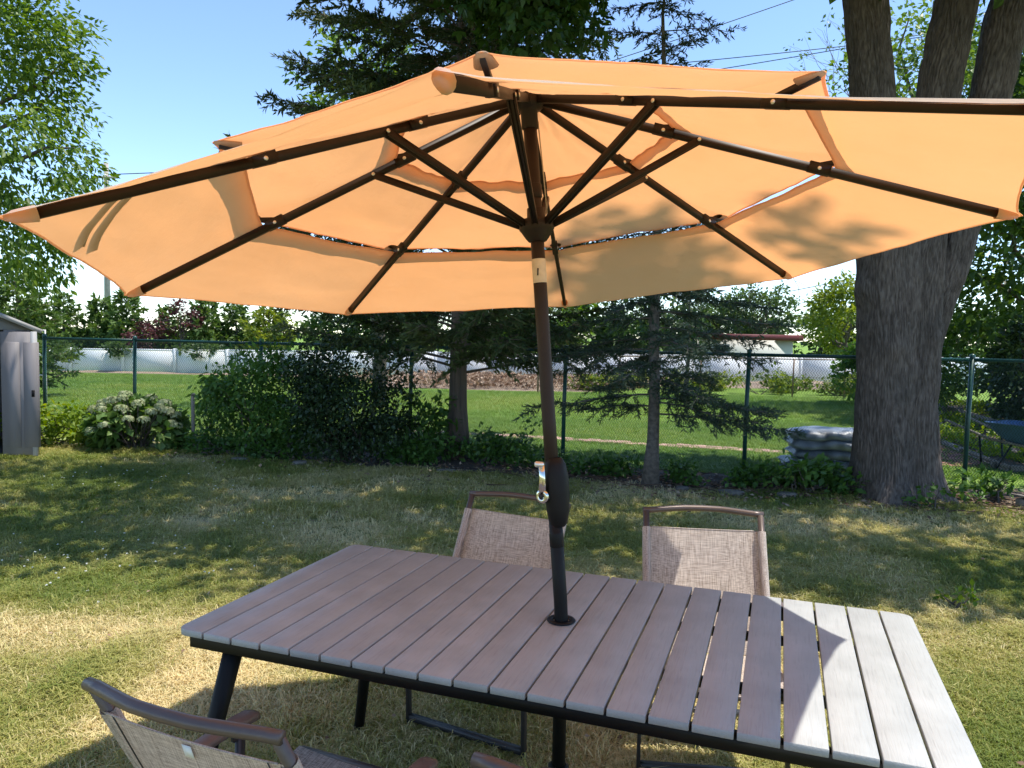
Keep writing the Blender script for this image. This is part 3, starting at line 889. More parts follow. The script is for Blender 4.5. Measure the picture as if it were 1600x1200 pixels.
# ------------------------------------------------------------------ far fences
wf = empty("vinyl_fence", (-2, 26.5, 0)); tag(wf, "long low white vinyl fence at the far end of the neighbouring lawn", "fence")
def wtop(x): return .80 + .0085 * (x + 16)
xs = np.arange(-21, 19, 1.83)
for k, x in enumerate(xs):
    z = wtop(x)
    MB().box((x + 2, 0, z / 2 + .02), (.11, .11, z + .04), bev=.008).build("post", "vinyl_white", wf)
    p = MB().box((x + 2 + .915, 0, z / 2), (1.72, .045, z - .04), bev=.006).build("panel", "vinyl_white", wf)
    MB().box((x + 2 + .915, 0, z - .01), (1.72, .07, .06), bev=.006).build("rail", "vinyl_white", p)
rf = empty("rusty_fence", (5, 20.4, 0)); tag(rf, "rusty wire fence with thin brown posts before the white wall", "fence")
for x in (-2.1, .09 + 0, 2.6, 4.0, 6.5, -4.3):
    MB().tube([(x, 0, 0), (x + .01, 0, 1.06)], .022, 8).build("post", "rusty", rf, True)
MB().tube([(-4.3, 0, 1.04), (6.5, 0, 1.06)], .015, 6).build("top_rail", "rusty", rf, True)
MB().tube([(-4.3, 0, .55), (6.5, 0, .56)], .006, 5).build("middle_wire", "rusty", rf, True)
mb = MB(); chain_link((-4.3, .03, 0), (1, 0, 0), 10.8, 1.04, .06, .0016, mb); mb.build("wire_mesh", "rusty", rf)

# white house with red roof edge
hs = empty("garden_building", (10.6, 34, 0)); tag(hs, "low white building with a dark red roof edge beyond the far fence", "building")
MB().box((0, 1.5, .78), (4.0, 3, 1.56)).build("wall", "house_white", hs)
rfo = MB().box((0, 1.4, 1.68), (4.7, 3.4, .26), bev=.02).build("roof", "roof_red", hs)
for x in (-1.2,):
    w = MB().box((x, -.02, .95), (.7, .06, .8), bev=.01).build("window", "shed_trim", hs)
    MB().box((x, -.055, .95), (.58, .03, .68)).build("pane", "glass_dark", w)
w2 = MB()
# ------------------------------------------------------------------ shed
shed = empty("garden_shed", (-5.74 - .9 * math.cos(R(38)), 9.0 - .9 * math.sin(R(38)), 0), R(38)); tag(shed, "grey plastic garden shed with its door standing open", "shed")
sw, sd, sh = .90, 1.5, 1.50
def sbox(n, c, s, m="shed_grey", par=None, **k): return MB().box(c, s, **k).build(n, m, par or shed)
sbox("wall", (sw - .02, sd / 2, sh / 2), (.04, sd, sh)); sbox("wall", (-sw + .02, sd / 2, sh / 2), (.04, sd, sh))
sbox("wall", (0, sd - .02, sh / 2), (2 * sw - .08, .04, sh))
sbox("wall", (.745, .02, sh / 2), (.23, .04, sh)); sbox("wall", (-.745, .02, sh / 2), (.23, .04, sh))
sbox("floor", (0, sd / 2, .02), (2 * sw - .1, sd - .1, .04), "shed_inside")
gb = MB().add([(-sw, 0, sh), (sw, 0, sh), (0, 0, sh + .42), (-sw, .05, sh), (sw, .05, sh), (0, .05, sh + .42)], [(0, 1, 4, 3), (1, 2, 5, 4), (2, 0, 3, 5)])
gb.f.append(np.array([[0, 2, 1]])); gb.f.append(np.array([[3, 4, 5]]))
gable = gb.build("gable", "shed_trim", shed)
for k in range(3):
    MB().box((.25, -.012, sh + .05 + k * .05), (.30 - .06 * k, .02, .018)).build("vent_slat", "shed_grey", gable)
for s in (-1, 1):
    a = np.array([0, 0, sh + .47]); b = np.array([s * (sw + .10), 0, sh + .015])
    n = unit(np.array([-(b - a)[2] * s, 0, abs((b - a)[0])])) 
    mb = MB(); pts = []
    for y in (-.10, sd + .08):
        for p in (a, b, b + n * -.035, a + np.array([0, 0, -.04])):
            pts.append(p + [0, y, 0])
    mb.add(pts, [(0, 1, 2, 3), (7, 6, 5, 4), (0, 4, 5, 1), (1, 5, 6, 2), (2, 6, 7, 3), (3, 7, 4, 0)])
    ro = mb.build("roof_slope", "shed_roof", shed)
    MB().bar(a + [0, -.115, -.03], b + [0, -.115, -.03], .02, .05).build("barge_board", "shed_trim", ro)
dl = MB(); h0 = np.array([.60, -.03, 0]); h1 = np.array([.93, -.20, 0]); dd = unit(h1 - h0); dn = np.array([-dd[1], dd[0], 0])
def dbar(a, b, z0, z1, th, off=0.0):
    c = h0 + dd * ((a + b) / 2) + dn * off + [0, 0, (z0 + z1) / 2]
    return MB().box(c, (b - a, th, z1 - z0), rz(math.atan2(dd[1], dd[0])), bev=.004)
dw = np.linalg.norm(h1 - h0)
door = dbar(0, dw, .03, sh - .02, .035).build("door", "shed_grey", shed)
for k in range(2):
    dbar(.05 + k * .19, .20 + k * .19, .12, sh - .14, .012, .02).build("door_panel", "shed_grey", door)
    dbar(.05 + k * .19, .20 + k * .19, .12, sh - .14, .012, -.02).build("door_panel", "shed_grey", door)
dbar(dw - .05, dw + .002, .02, sh - .015, .05).build("door_stile", "shed_trim", door)
dbar(dw - .04, dw - .015, .72, .80, .03, -.035).build("latch", "steel_black", door)

# ------------------------------------------------------------------ foliage tools
def rand_dir(n, rng):
    return unit(rng.normal(size=(n, 3)))
def cluster_leaves(mb, centers, crad, per, L, W, rng, droop=.3, tint_mu=.5, flat=.6, out_from=None, tint_sd=.2, lobed=False):
    """leaves gathered round cluster centres; each cluster has its own tint"""
    m = len(centers); n = m * per
    idx = np.repeat(np.arange(m), per)
    crad = np.broadcast_to(crad, (m,))
    off = rng.normal(size=(n, 3)) * [1, 1, flat]
    off = off / np.maximum(np.linalg.norm(off, axis=1, keepdims=True), .3) * (rng.random((n, 1)) ** .45)
    C = centers[idx] + off * crad[idx][:, None]
    D = off * .8 + rng.normal(size=(n, 3)) * .6 + np.array([0, 0, -droop])
    if out_from is not None:
        D = D + unit(C - out_from) * .6
    N = rng.normal(size=(n, 3)) * .55 + np.array([0, 0, 1.0])
    t = np.clip(tint_mu + rng.normal(size=m)[idx] * tint_sd + rng.normal(size=n) * .14, 0, 1)
    s = rng.uniform(.65, 1.25, n)
    if lobed:
        D = unit(D); Np = unit(N - D * np.sum(N * D, 1, keepdims=True)); S = np.cross(D, Np)
        for a, k in ((0, 1), (.85, .8), (-.85, .8)):
            mb.leaves(C, D * math.cos(a) + S * math.sin(a), N, L * s * k, W * s * .62, t)
        return
    mb.leaves(C, D, N, L * s, W * s, t)
def ellipsoid_centers(c, r, n, rng, shell=.35, cut=None):
    d = rand_dir(n * 3, rng); q = (shell + (1 - shell) * rng.random((n * 3, 1)) ** .5)
    P = np.asarray(c) + d * q * np.asarray(r)
    nz_ = fbm(P[:, 0] * 1.1 + 9, P[:, 2] * 1.1 + P[:, 1] * .7, 31)
    keep = nz_ > .40
    P = P[keep]
    if cut is not None: P = P[cut(P)]
    return P[:n]
def limb(mb, a, b, r0, r1, rng, wob=.08, n=7, sides=8):
    a = np.asarray(a, float); b = np.asarray(b, float); t = np.linspace(0, 1, n)[:, None]
    P = a + (b - a) * t + rng.normal(size=(n, 3)) * wob * np.linalg.norm(b - a) * (t * (1 - t)) * 1.6
    mb.tube(P, np.linspace(r0, r1, n), sides)
    return P

def leafy_tree(name, label, cat, base, trunk_top, tr, crown_c, crown_r, ncl, crad, per, L, W, mat, seed, bark="bark_thin", group=None, shell=.35, cut=None, tint=.5, nlimb=9, droop=.3):
    rng = np.random.default_rng(seed)
    base = np.array(base, float); e = empty(name, tuple(base)); tag(e, label, cat, group)
    C = ellipsoid_centers(crown_c, crown_r, ncl, rng, shell, cut)
    mb = MB(); limb(mb, base - [0, 0, .05], trunk_top, tr, tr * .6, rng, .05, 8, 12)
    for k in rng.choice(len(C), min(nlimb, len(C)), replace=False):
        limb(mb, np.array(trunk_top) - [0, 0, rng.uniform(0, .3) * (trunk_top[2] - base[2])], C[k], tr * .45, tr * .08, rng, .12, 7, 6)
    mb.build("trunk", bark, e, smooth=True, world=True)
    lb_ = MB(); cluster_leaves(lb_, C, crad, per, L, W, rng, droop, tint, out_from=np.array(crown_c))
    lb_.build("crown", mat, e, world=True, tint=True)
    return e

# ------------------------------------------------------------------ the big maple
mp = empty("maple_tree", (3.82, 7.45, 0))
tag(mp, "massive grey maple trunk splitting into limbs before the fence", "tree")
def stem(path, radii, nz_, nt, seed, flare=0.0, burl=None):
    path = np.array(path, float); d = np.r_[0, np.cumsum(np.linalg.norm(np.diff(path, axis=0), axis=1))]
    s = np.linspace(0, d[-1], nz_)
    # smooth interpolation
    def sm(y): 
        v = np.interp(s, d, y); k = max(3, nz_ // 14); ker = np.hanning(2 * k + 1); ker /= ker.sum()
        return np.convolve(np.pad(v, k, mode='reflect', reflect_type='odd'), ker, 'valid')
    P = np.stack([sm(path[:, i]) for i in range(3)], 1); rr = sm(radii)
    th = np.linspace(0, 2 * math.pi, nt, endpoint=False) + math.pi / 2      # seam at the back
    TH_, S_ = np.meshgrid(th, s)
    rbase = rr[:, None]
    lob = 1 + .05 * np.sin(3 * TH_ + seed) + .035 * np.sin(5 * TH_ + 2 * seed + S_ * .8)
    if flare > 0:
        rt = np.clip(np.sin(TH_ * 2.5 + seed * 1.3) * .5 + .5, 0, 1) ** 1.5
        lob = lob + flare * np.exp(-S_ / .17) * (.25 + 1.5 * rt) + .16 * np.exp(-S_ / .6) * (rt - .3)
    arc = (TH_ - math.pi / 2) * rbase
    warp = (fbm(arc * 3.0, S_ * 1.6, seed + 3) - .5) * .10
    ph = arc / .030 * math.pi + 9.0 * (fbm(arc * 7, S_ * 2.6, seed + 7, 4) - .5) * 2 + 2.2 * (fbm(arc * 26, S_ * 7, seed + 9, 2) - .5)
    ridge = np.abs(np.sin(ph)) ** .55 * (.35 + 1.1 * fbm(arc * 9, S_ * 5, seed + 11, 2))
    fine = fbm((arc + warp) * 70, S_ * 14, seed + 13, 2)
    disp = .019 * (ridge - .6) + .008 * (fine - .5) + .03 * (fbm(arc * 4, S_ * 2, seed + 17) - .5)
    if burl is not None:
        for (bt, bs, br, bh) in burl:
            da = (TH_ - bt + math.pi) % (2 * math.pi) - math.pi
            disp = disp + bh * np.exp(-((da * rbase) ** 2 + (S_ - bs) ** 2) / br ** 2)
    rad_ = rbase * lob + disp
    V = np.stack([P[:, 0][:, None] + rad_ * np.cos(TH_), P[:, 1][:, None] + rad_ * np.sin(TH_), np.broadcast_to(P[:, 2][:, None], TH_.shape)], -1)
    i = np.arange(nt); j = (i + 1) % nt
    F = np.concatenate([np.stack([k * nt + i, k * nt + j, (k + 1) * nt + j, (k + 1) * nt + i], 1) for k in range(nz_ - 1)])
    return V.reshape(-1, 3), F
mb = MB()
mb.add(*stem([(3.76, 7.50, -.06), (3.74, 7.50, 1.1), (3.70, 7.50, 2.3), (3.56, 7.50, 3.3), (3.44, 7.52, 4.1), (3.33, 7.6, 5.2), (3.0, 7.8, 7.0)], [.31, .295, .30, .23, .19, .20, .13], 300, 430, 2, .40, [(math.pi * 1.08, 2.12, .14, .07), (math.pi * 1.45, 1.55, .12, .03)]))
mb.add(*stem([(4.00, 7.52, -.06), (3.96, 7.50, 1.1), (3.96, 7.52, 2.3), (4.03, 7.52, 3.3), (4.12, 7.52, 4.1), (4.28, 7.5, 5.2), (4.7, 7.2, 7.0)], [.27, .245, .25, .21, .19, .185, .12], 300, 380, 5, .45, [(math.pi * 1.7, 1.7, .12, .03)]))
mb.add(*stem([(4.08, 7.62, .8), (4.10, 7.56, 1.5), (4.22, 7.50, 2.0), (4.35, 7.48, 2.5), (4.52, 7.5, 3.4), (4.76, 7.6, 4.8), (5.4, 7.8, 6.6)], [.12, .14, .15, .155, .17, .19, .12], 220, 230, 9, 0))
rng = np.random.default_rng(77)
trunk = mb.build("trunk", "bark_maple", mp, smooth=True, world=True)
# limbs that carry the overhead crown
lm = MB()
tops = [np.array([3.0, 7.8, 6.9]), np.array([4.7, 7.2, 6.9]), np.array([5.4, 7.8, 6.5])]
ends = [(-2.2, 6.8, 7.4), (-.8, 5.4, 7.6), (.6, 7.8, 8.2), (1.6, 4.4, 7.0), (3.0, 3.9, 7.6), (2.2, 9.4, 8.8), (5.2, 4.6, 7.6), (6.8, 6.4, 8.4), (6.2, 9.2, 8.8), (4.0, 6.6, 9.8), (.2, 6.1, 5.6), (3.9, 3.4, 10.0)]
for e in ends:
    e = np.array(e, float); t = min(tops, key=lambda q: np.linalg.norm(q - e))
    P = limb(lm, t - [0, 0, .25], e, .085, .025, rng, .10, 9, 7)
    for k in range(3):
        q = P[rng.integers(4, 9)]; limb(lm, q, q + rand_dir(1, rng)[0] * [1.2, 1.0, .5], .022, .006, rng, .1, 5, 5)
lm.build("limb", "bark_maple", mp, smooth=True, world=True)
# overhead crown: everything above the picture, its edge over the near lawn decides where the shade ends
def crown_pts(n, rng):
    out = []
    while len(out) < n:
        x, y = rng.uniform(-4.4, 8.4), rng.uniform(2.6, 9.8)
        ed = 4.95 + .7 * (noise2(x * .9, 0, 41) - .5)                 # near edge of the crown, x by x
        if x >= 3.3: ed = 4.7 - .10 * (x - 3.3)
        if x < .5 and y > 8.4: continue
        if y < ed: continue
        if ((x - 2.2) / 6.6) ** 2 + ((y - 6.2) / 4.2) ** 2 > 1.0: continue
        zl = 1.54 + .475 * y + .55
        z = zl + rng.random() ** 1.3 * max(.8, (9.8 - zl) * .75)
        if fbm(x * .85 + 3, y * .85, 51) < .36 and y > 4.5: continue      # sky holes: light flecks on the lawn
        out.append((x, y, z))
    return np.array(out)
cl = MB(); C = crown_pts(620, rng)
cluster_leaves(cl, C, .48, 44, .15, .12, rng, .35, .45)
hi = np.array([(3.42, 3.15, 10.2), (3.55, 3.35, 10.0), (3.70, 3.12, 10.3), (3.62, 3.5, 9.8), (3.80, 3.30, 10.0), (3.40, 3.42, 10.1), (3.55, 3.0, 10.4), (4.0, 2.62, 10.2)])
cluster_leaves(cl, hi, .22, 110, .10, .08, rng, .35, .45)
limb_hi = np.concatenate([hi * .0 + hi, [[4.3, 4.6, 9.2]]])
# drooping spray over the umbrella
dr = []
for a, b in (((.2, 6.1, 5.6), (-.35, 5.9, 4.15)), ((.3, 6.1, 5.3), (.10, 5.8, 3.85)), ((.4, 6.1, 5.4), (.62, 6.1, 4.15)), ((.2, 6.0, 5.2), (.3, 5.9, 3.98)), ((.1, 6.1, 5.2), (-.12, 6.2, 3.95))):
    a = np.array(a); b = np.array(b)
    for t in np.linspace(.25, 1, 7): dr.append(a + (b - a) * t + rng.normal(size=3) * .10)
cluster_leaves(cl, np.array(dr), .26, 110, .085, .07, rng, .6, .3, lobed=True)
# small sprays near the stems
dr = np.array([(3.0 + .2 * k, 7.2, 4.95 + .15 * (k % 2)) for k in range(9)])
cluster_leaves(cl, dr, .22, 14, .12, .10, rng, .6, .35)
cl.build("crown", "leaf_maple", mp, world=True, tint=True)

# ------------------------------------------------------------------ conifers
def conifer(name, label, base, H, tr, zlo, prof, nb, seed, mat, bark, L, W, step, droop, twig, up=0.0, lean=(0, 0), bare=0.12, zbias=1.0, dens=1.0, cat="tree"):
    rng = np.random.default_rng(seed); base = np.array(base, float)
    e = empty(name, tuple(base)); tag(e, label, cat)
    tb = MB(); n = 12; t = np.linspace(0, 1, n)
    tp = base + np.c_[lean[0] * t ** 1.5, lean[1] * t ** 1.5, H * t - .04] + np.c_[rng.normal(size=n) * .012, rng.normal(size=n) * .012, np.zeros(n)]
    fl = 1 + .5 * np.exp(-t * H / .12)
    tb.tube(tp, tr * (1 - t * .93) * fl, 14)
    br = MB(); lf = MB(); CC = []; DD = []; TT = []
    for k in range(nb):
        z = zlo + (H - zlo) * ((k + rng.random()) / nb) ** zbias
        f = (z - zlo) / (H - zlo); ln = prof(f) * rng.uniform(.65, 1.12); az = k * 2.399 + rng.normal() * .35
        p0 = np.array([np.interp(z / H, t, tp[:, i]) for i in range(3)]); p0[2] = base[2] + z
        d = np.array([math.cos(az), math.sin(az), 0]); m = 9; q = np.linspace(0, 1, m)
        P = p0 + np.outer(q * ln, d) + np.outer(q * ln * up - droop * ln * q ** 1.7 + .10 * droop * ln * np.maximum(0, q - .7) * 6, [0, 0, 1]) + rng.normal(size=(m, 3)) * .02 * q[:, None]
        br.tube(P, np.linspace(max(.004, tr * .16 * (1 - f * .5)), .0025, m), 5, cap=False)
        side = np.cross(d, [0, 0, 1.0]); ctint = np.clip(.45 + rng.normal() * .18 + .15 * f, 0, 1)
        nt = max(3, int(ln / step * dens))
        for j in range(nt):
            s = bare + (1 - bare) * (j + rng.random()) / nt
            pb = np.array([np.interp(s, q, P[:, i]) for i in range(3)])
            tl = twig * (1.15 - .75 * s) * rng.uniform(.5, 1.2) * min(1, ln)
            td = unit(d * rng.uniform(.3, .9) + side * rng.choice([-1, 1]) * rng.uniform(.3, 1.1) + np.array([0, 0, rng.uniform(-.5, .25) + up * .6]))
            nl = max(4, int(tl / (L * .24)))
            w = np.linspace(.03, 1, nl)[:, None]
            tp_ = pb + td * tl * w + np.array([0, 0, -.22 * tl]) * w ** 2
            rep = 2
            CC.append(np.repeat(tp_, rep, 0)); DD.append(np.repeat(np.tile(td, (nl, 1)), rep, 0) + rng.normal(size=(nl * rep, 3)) * .55 + [0, 0, -.1])
            TT.append(np.clip(ctint + rng.normal(size=nl * rep) * .15, 0, 1))
            if tl > .12: br.tube([pb, tp_[-1]], [.004, .0015], 3, cap=False)
    C = np.concatenate(CC); D = np.concatenate(DD); T = np.concatenate(TT)
    s = rng.uniform(.7, 1.3, len(C))
    lf.leaves(C, D, rng.normal(size=C.shape) + [0, 0, .4], L * s, W * s, T, .1)
    tb.build("trunk", bark, e, True, world=True)
    br.build("branches" if False else "branch", bark, e, False, world=True)
    lf.build("crown", mat, e, world=True, tint=True)
    return e
conifer("spruce_tree", "thin spruce with sparse drooping branches and straight slim trunk", (1.46, 7.79, 0), 5.9, .068, .75,
        lambda f: 1.45 * (1 - f) ** .75 + .12, 78, 11, "leaf_spruce", "bark_spruce", .055, .012, .034, .16, .30, up=.02, zbias=1.1)
conifer("cedar_tree", "dark red cedar with reddish bark and broad feathery crown", (-.69, 9.5, 0), 7.6, .125, 1.05,
        lambda f: 2.75 * min(1, .66 + f * 1.3) * (1 - f) ** .42 + .2, 165, 12, "leaf_cedar", "bark_cedar", .080, .022, .055, .02, .50, up=.20, zbias=1.0, bare=.25, dens=1.15)
conifer("spruce_tree", "small dark spruce standing on the neighbour's lawn", (4.55, 19.6, 0), 3.2, .07, .7,
        lambda f: .85 * (1 - f) + .1, 40, 13, "leaf_spruce", "bark_spruce", .13, .03, .08, .15, .35)

# ------------------------------------------------------------------ left side trees
def lt_cut(P): return np.ones(len(P), bool)
leafy_tree("leafy_tree", "bright green tree with hanging leafy branches behind the shed", "tree", (-9.3, 11.6, 0), (-9.0, 11.4, 3.6), .16,
           (-8.5, 11.2, 4.6), (2.45, 1.8, 3.2), 400, .33, 60, .115, .055, "leaf_left", 21, shell=.35, droop=.75, tint=.58, nlimb=14)
conifer("evergreen_tree", "dark evergreen standing behind the white gate", (-10.6, 16.2, 0), 3.3, .10, .2, lambda f: 1.15 * (1 - f) ** .7 + .1, 70, 22, "leaf_hedge", "bark_cedar", .13, .045, .06, 0, .4, up=.3)
hx = [(-19.6, 2.3), (-18.2, 2.5), (-17.0, 2.75), (-15.8, 2.6), (-14.6, 2.9), (-13.2, 2.35), (-11.6, 2.6), (-10.6, 2.55)]
protos = []
for k, (x, h) in enumerate(hx):
    if k < 3:
        o = conifer("arborvitae", "green arborvitae in the hedge row behind the white fence", (x, 28.6, 0), h, .06, .08, lambda f: .80 * (1 - f) ** .55 * min(1, .7 + f * 2) + .12, 62, 300 + k, "leaf_hedge", "bark_thin", .20, .075, .09, -.05, .42, up=.55)
        protos.append((o, h))
    else:
        src, hh = protos[k % 3]
        o = copy_tree(src); o.location = (x, 28.6 + .4 * (k % 2), 0); o.rotation_euler = (0, 0, 1.3 * k); o.scale = (1.05, 1.05, h / hh)
    tag(o, "green arborvitae in the hedge row behind the white fence", "tree", "hedge row behind the white fence")
conifer("yew_tree", "rounded yellow-green evergreen at the end of the hedge row", (-9.1, 28.2, 0), 2.35, .07, .05, lambda f: 1.0 * (1 - f ** 2) ** .5 + .1, 80, 310, "leaf_yellow", "bark_thin", .18, .06, .09, 0, .4, up=.45)
leafy_tree("plum_tree", "low purple-leaved plum before the hedge row", "tree", (-13.4, 27.6, 0), (-13.4, 27.6, .9), .05, (-13.3, 27.6, 1.35), (.75, .6, .65), 26, .26, 40, .13, .08, "leaf_plum", 31)
leafy_tree("plum_tree", "taller purple-leaved plum with sparse top in the hedge row", "tree", (-12.3, 28.0, 0), (-12.3, 28.0, 1.4), .05, (-12.1, 28.0, 2.1), (.62, .5, .6), 20, .24, 30, .13, .08, "leaf_plum", 32)
for k, (x, z) in enumerate(((-14.0, .82), (-10.9, .86), (-16.2, .80))):
    leafy_tree("hedge_shrub", "green shrub spilling over the top of the white fence", "shrub", (x, 27.0, 0), (x, 27.0, .5), .03, (x, 26.6, z), (.75, .45, .22), 16, .2, 40, .14, .08, "leaf_far", 33 + k, group="shrubs over the white fence")

# ------------------------------------------------------------------ right background trees
leafy_tree("yellow_tree", "yellow-green tree beyond the far fence, left of the big maple", "tree", (13.4, 30.5, 0), (13.4, 30.5, 1.6), .12, (13.6, 30.5, 2.2), (1.75, 1.4, 1.9), 90, .42, 46, .20, .11, "leaf_yellow", 41, shell=.4)
leafy_tree("far_tree", "grey-green round tree behind the red roofed building", "tree", (12.2, 38, 0), (12.2, 38, 2.2), .15, (12.4, 38, 3.1), (1.9, 1.4, 1.3), 60, .42, 40, .22, .13, "leaf_far", 42)
leafy_tree("far_tree", "pale green tree seen through the spruce branches", "tree", (6.0, 33, 0), (6.0, 33, 2.0), .15, (6.4, 33, 2.9), (2.6, 1.4, 1.7), 80, .45, 40, .24, .13, "leaf_far", 43, shell=.5)
leafy_tree("far_tree", "light green tree behind the umbrella pole and cedar", "tree", (1.6, 32, 0), (1.6, 32, 1.6), .15, (1.4, 32, 2.4), (2.4, 1.4, 1.7), 70, .45, 40, .24, .13, "leaf_left", 44, shell=.5)
leafy_tree("far_tree", "tall light green tree rising behind the cedar", "tree", (-2.7, 15.5, 0), (-2.9, 15.4, 4.8), .15, (-3.1, 15.2, 6.1), (1.5, 1.2, 1.3), 60, .36, 46, .15, .09, "leaf_left", 45)
leafy_tree("fence_shrub", "bright leafy shrub against the white wall beside the maple", "shrub", (8.8, 18.9, 0), (8.8, 18.9, .4), .03, (8.75, 18.8, .75), (.62, .5, .75), 40, .2, 40, .13, .08, "leaf_shrub", 46, tint=.7)
leafy_tree("dark_tree", "dense dark tree filling the corner behind the raised beds", "tree", (10.6, 14.5, 0), (10.6, 14.5, 2.6), .2, (10.4, 14.3, 3.6), (2.7, 2.0, 3.4), 260, .46, 60, .16, .10, "leaf_right", 47, shell=.4)
leafy_tree("dark_tree", "tall lighter tree seen between the maple limbs", "tree", (9.4, 17.5, 0), (9.3, 17.5, 4.2), .2, (9.2, 17.4, 6.6), (2.1, 1.6, 2.8), 120, .46, 50, .16, .10, "leaf_right", 48, shell=.4, tint=.75)
leafy_tree("dark_tree", "overhanging dark foliage beside the right maple limb", "tree", (8.4, 11.0, 0), (8.3, 11.0, 3.2), .16, (8.0, 10.8, 4.7), (1.5, 1.3, 2.0), 120, .38, 50, .14, .09, "leaf_right", 49, shell=.4, tint=.35)
leafy_tree("ivy_column", "dark ivy-clad stump at the fence by the wheelbarrow", "shrub", (8.6, 12.6, 0), (8.6, 12.6, 1.4), .14, (8.55, 12.5, .95), (.55, .5, 1.05), 60, .2, 50, .10, .07, "leaf_holly", 50, shell=.6)
leafy_tree("bed_shrub", "lit green bush behind the raised beds", "shrub", (8.2, 15.6, 0), (8.2, 15.6, .5), .04, (8.4, 15.6, .95), (1.0, .7, .85), 60, .24, 50, .12, .08, "leaf_shrub", 51, tint=.6)
for k, x in enumerate(np.arange(-9.5, 28, 2.6)):
    rr = np.random.default_rng(500 + k); h = rr.uniform(1.5, 2.1); y = 41 + rr.uniform(-1, 1)
    leafy_tree("far_tree", "dense green tree in the distant row closing off the yards", "tree", (x, y, 0), (x, y, .9), .1, (x, y, h * .85), (2.0, 1.0, h * .95), 60, .55, 36, .30, .2, "leaf_far", 510 + k, group="distant row of trees", shell=.3)
# nearly bare tree
bt = empty("bare_tree", (15.4, 30, 0)); tag(bt, "nearly bare twiggy tree showing against the sky by the maple limb", "tree")
rng = np.random.default_rng(61); tb = MB(); lf = MB(); tips = []
def grow(p, d, ln, r, lv):
    P = [p]; m = 5
    for k in range(m):
        d = unit(d + rng.normal(size=3) * .12 + np.array([0, 0, .04])); P.append(P[-1] + d * ln / m)
    tb.tube(P, np.linspace(r, r * .55, m + 1), 5 if lv < 3 else 3, cap=False)
    if lv >= 5:
        tips.append(P[-1]); return
    for k in range(3 if lv > 0 else 4):
        grow(P[-1 - (k % 2) * (lv > 0)], unit(d + rand_dir(1, rng)[0] * .75), ln * rng.uniform(.6, .8), r * .55, lv + 1)
grow(np.array([15.4, 30, -.1]), np.array([-.22, 0, 1.0]), 5.6, .14, 0)
tb.build("trunk", "bark_thin", bt, world=True)
tp = np.array(tips); tp = tp[rng.random(len(tp)) < .35]
cluster_leaves(lf, tp, .22, 5, .17, .1, rng, .3, .5); lf.build("crown", "leaf_far", bt, world=True, tint=True)

# ------------------------------------------------------------------ shrubs and plants by the fence
def shrub(name, label, c, r, ncl, crad, per, L, W, mat, seed, stems=9, shell=.45, droop=.35, tint=.5, group=None, flat=.7):
    rng = np.random.default_rng(seed); b = np.array([c[0], c[1], 0.0]); e = empty(name, tuple(b)); tag(e, label, "shrub", group)
    C = ellipsoid_centers(c, r, ncl, rng, shell); C = C[C[:, 2] > .04]
    st = MB()
    for k in rng.choice(len(C), min(stems, len(C)), replace=False):
        limb(st, b + np.array([rng.normal() * .08, rng.normal() * .06, -.03]), C[k], .012, .003, rng, .12, 6, 5)
    st.build("stem", "bark_thin", e, True, world=True)
    lf = MB(); cluster_leaves(lf, C, crad, per, L, W, rng, droop, tint, flat)
    lf.build("foliage", mat, e, world=True, tint=True)
    return e, C
shrub("leafy_shrub", "light green arching shrub beside the dark holly", (-3.05, 9.45, .72), (.80, .5, .70), 105, .19, 46, .085, .040, "leaf_shrub", 71, 14, .4, .5, tint=.45)
shrub("holly_bush", "dark glossy holly bush below the cedar", (-1.92, 9.0, .85), (.72, .55, .95), 175, .2, 60, .058, .036, "leaf_holly", 72, 16, .35)
shrub("leafy_shrub", "low leafy knotweed clump between holly and cedar", (-1.02, 9.25, .42), (.42, .3, .40), 26, .16, 22, .10, .05, "leaf_shrub", 73, 10, .3, .4, tint=.25)
shrub("weed_clump", "yellow-green weeds growing beside the shed", (-6.0, 9.9, .22), (.75, .45, .28), 46, .15, 34, .085, .05, "leaf_lime", 74, 8, .3, .2)
shrub("weed_clump", "tall thin weed by the wooden stake", (-4.0, 9.95, .5), (.2, .18, .42), 16, .11, 22, .09, .03, "leaf_shrub", 75, 8, .2, .3, tint=.3)
shrub("weed_clump", "leafy weeds at the left foot of the maple", (3.0, 7.55, .14), (.55, .28, .22), 26, .12, 24, .10, .06, "leaf_shrub", 76, 8, .2, .2, tint=.45)
shrub("weed_clump", "small weeds growing from the maple roots", (3.98, 7.0, .08), (.3, .12, .14), 9, .08, 16, .07, .045, "leaf_shrub", 77, 5, .2, .2)
shrub("weed_clump", "weeds between the maple and the fence post", (4.75, 7.35, .09), (.4, .3, .14), 14, .1, 18, .09, .05, "leaf_shrub", 78, 5, .2, .2, tint=.3)
shrub("weed_clump", "single bright weed in the lawn right of the table", (2.62, 4.35, .05), (.12, .09, .07), 6, .05, 14, .045, .025, "leaf_lime", 79, 3, .2, .2, tint=.3)
for k, (x, y, r_, h) in enumerate(((-3.6, 9.25, .5, .2), (-2.75, 9.1, .5, .25), (-1.1, 8.9, .45, .16), (-.25, 9.1, .5, .24), (.35, 8.75, .4, .16), (1.05, 8.35, .4, .14), (2.05, 8.0, .45, .2), (2.55, 7.85, .4, .2), (5.6, 7.2, .4, .16), (-4.4, 9.6, .35, .15), (-5.35, 9.75, .35, .12), (.0, 9.5, .4, .35))):
    shrub("ground_weed", "low leafy weeds along the foot of the fence", (x, y, h * .45), (r_, r_ * .5, h), 34, .13, 30, .07, .042, "leaf_shrub", 80 + k, 5, .15, .2, tint=.25, group="low weeds along the fence foot")
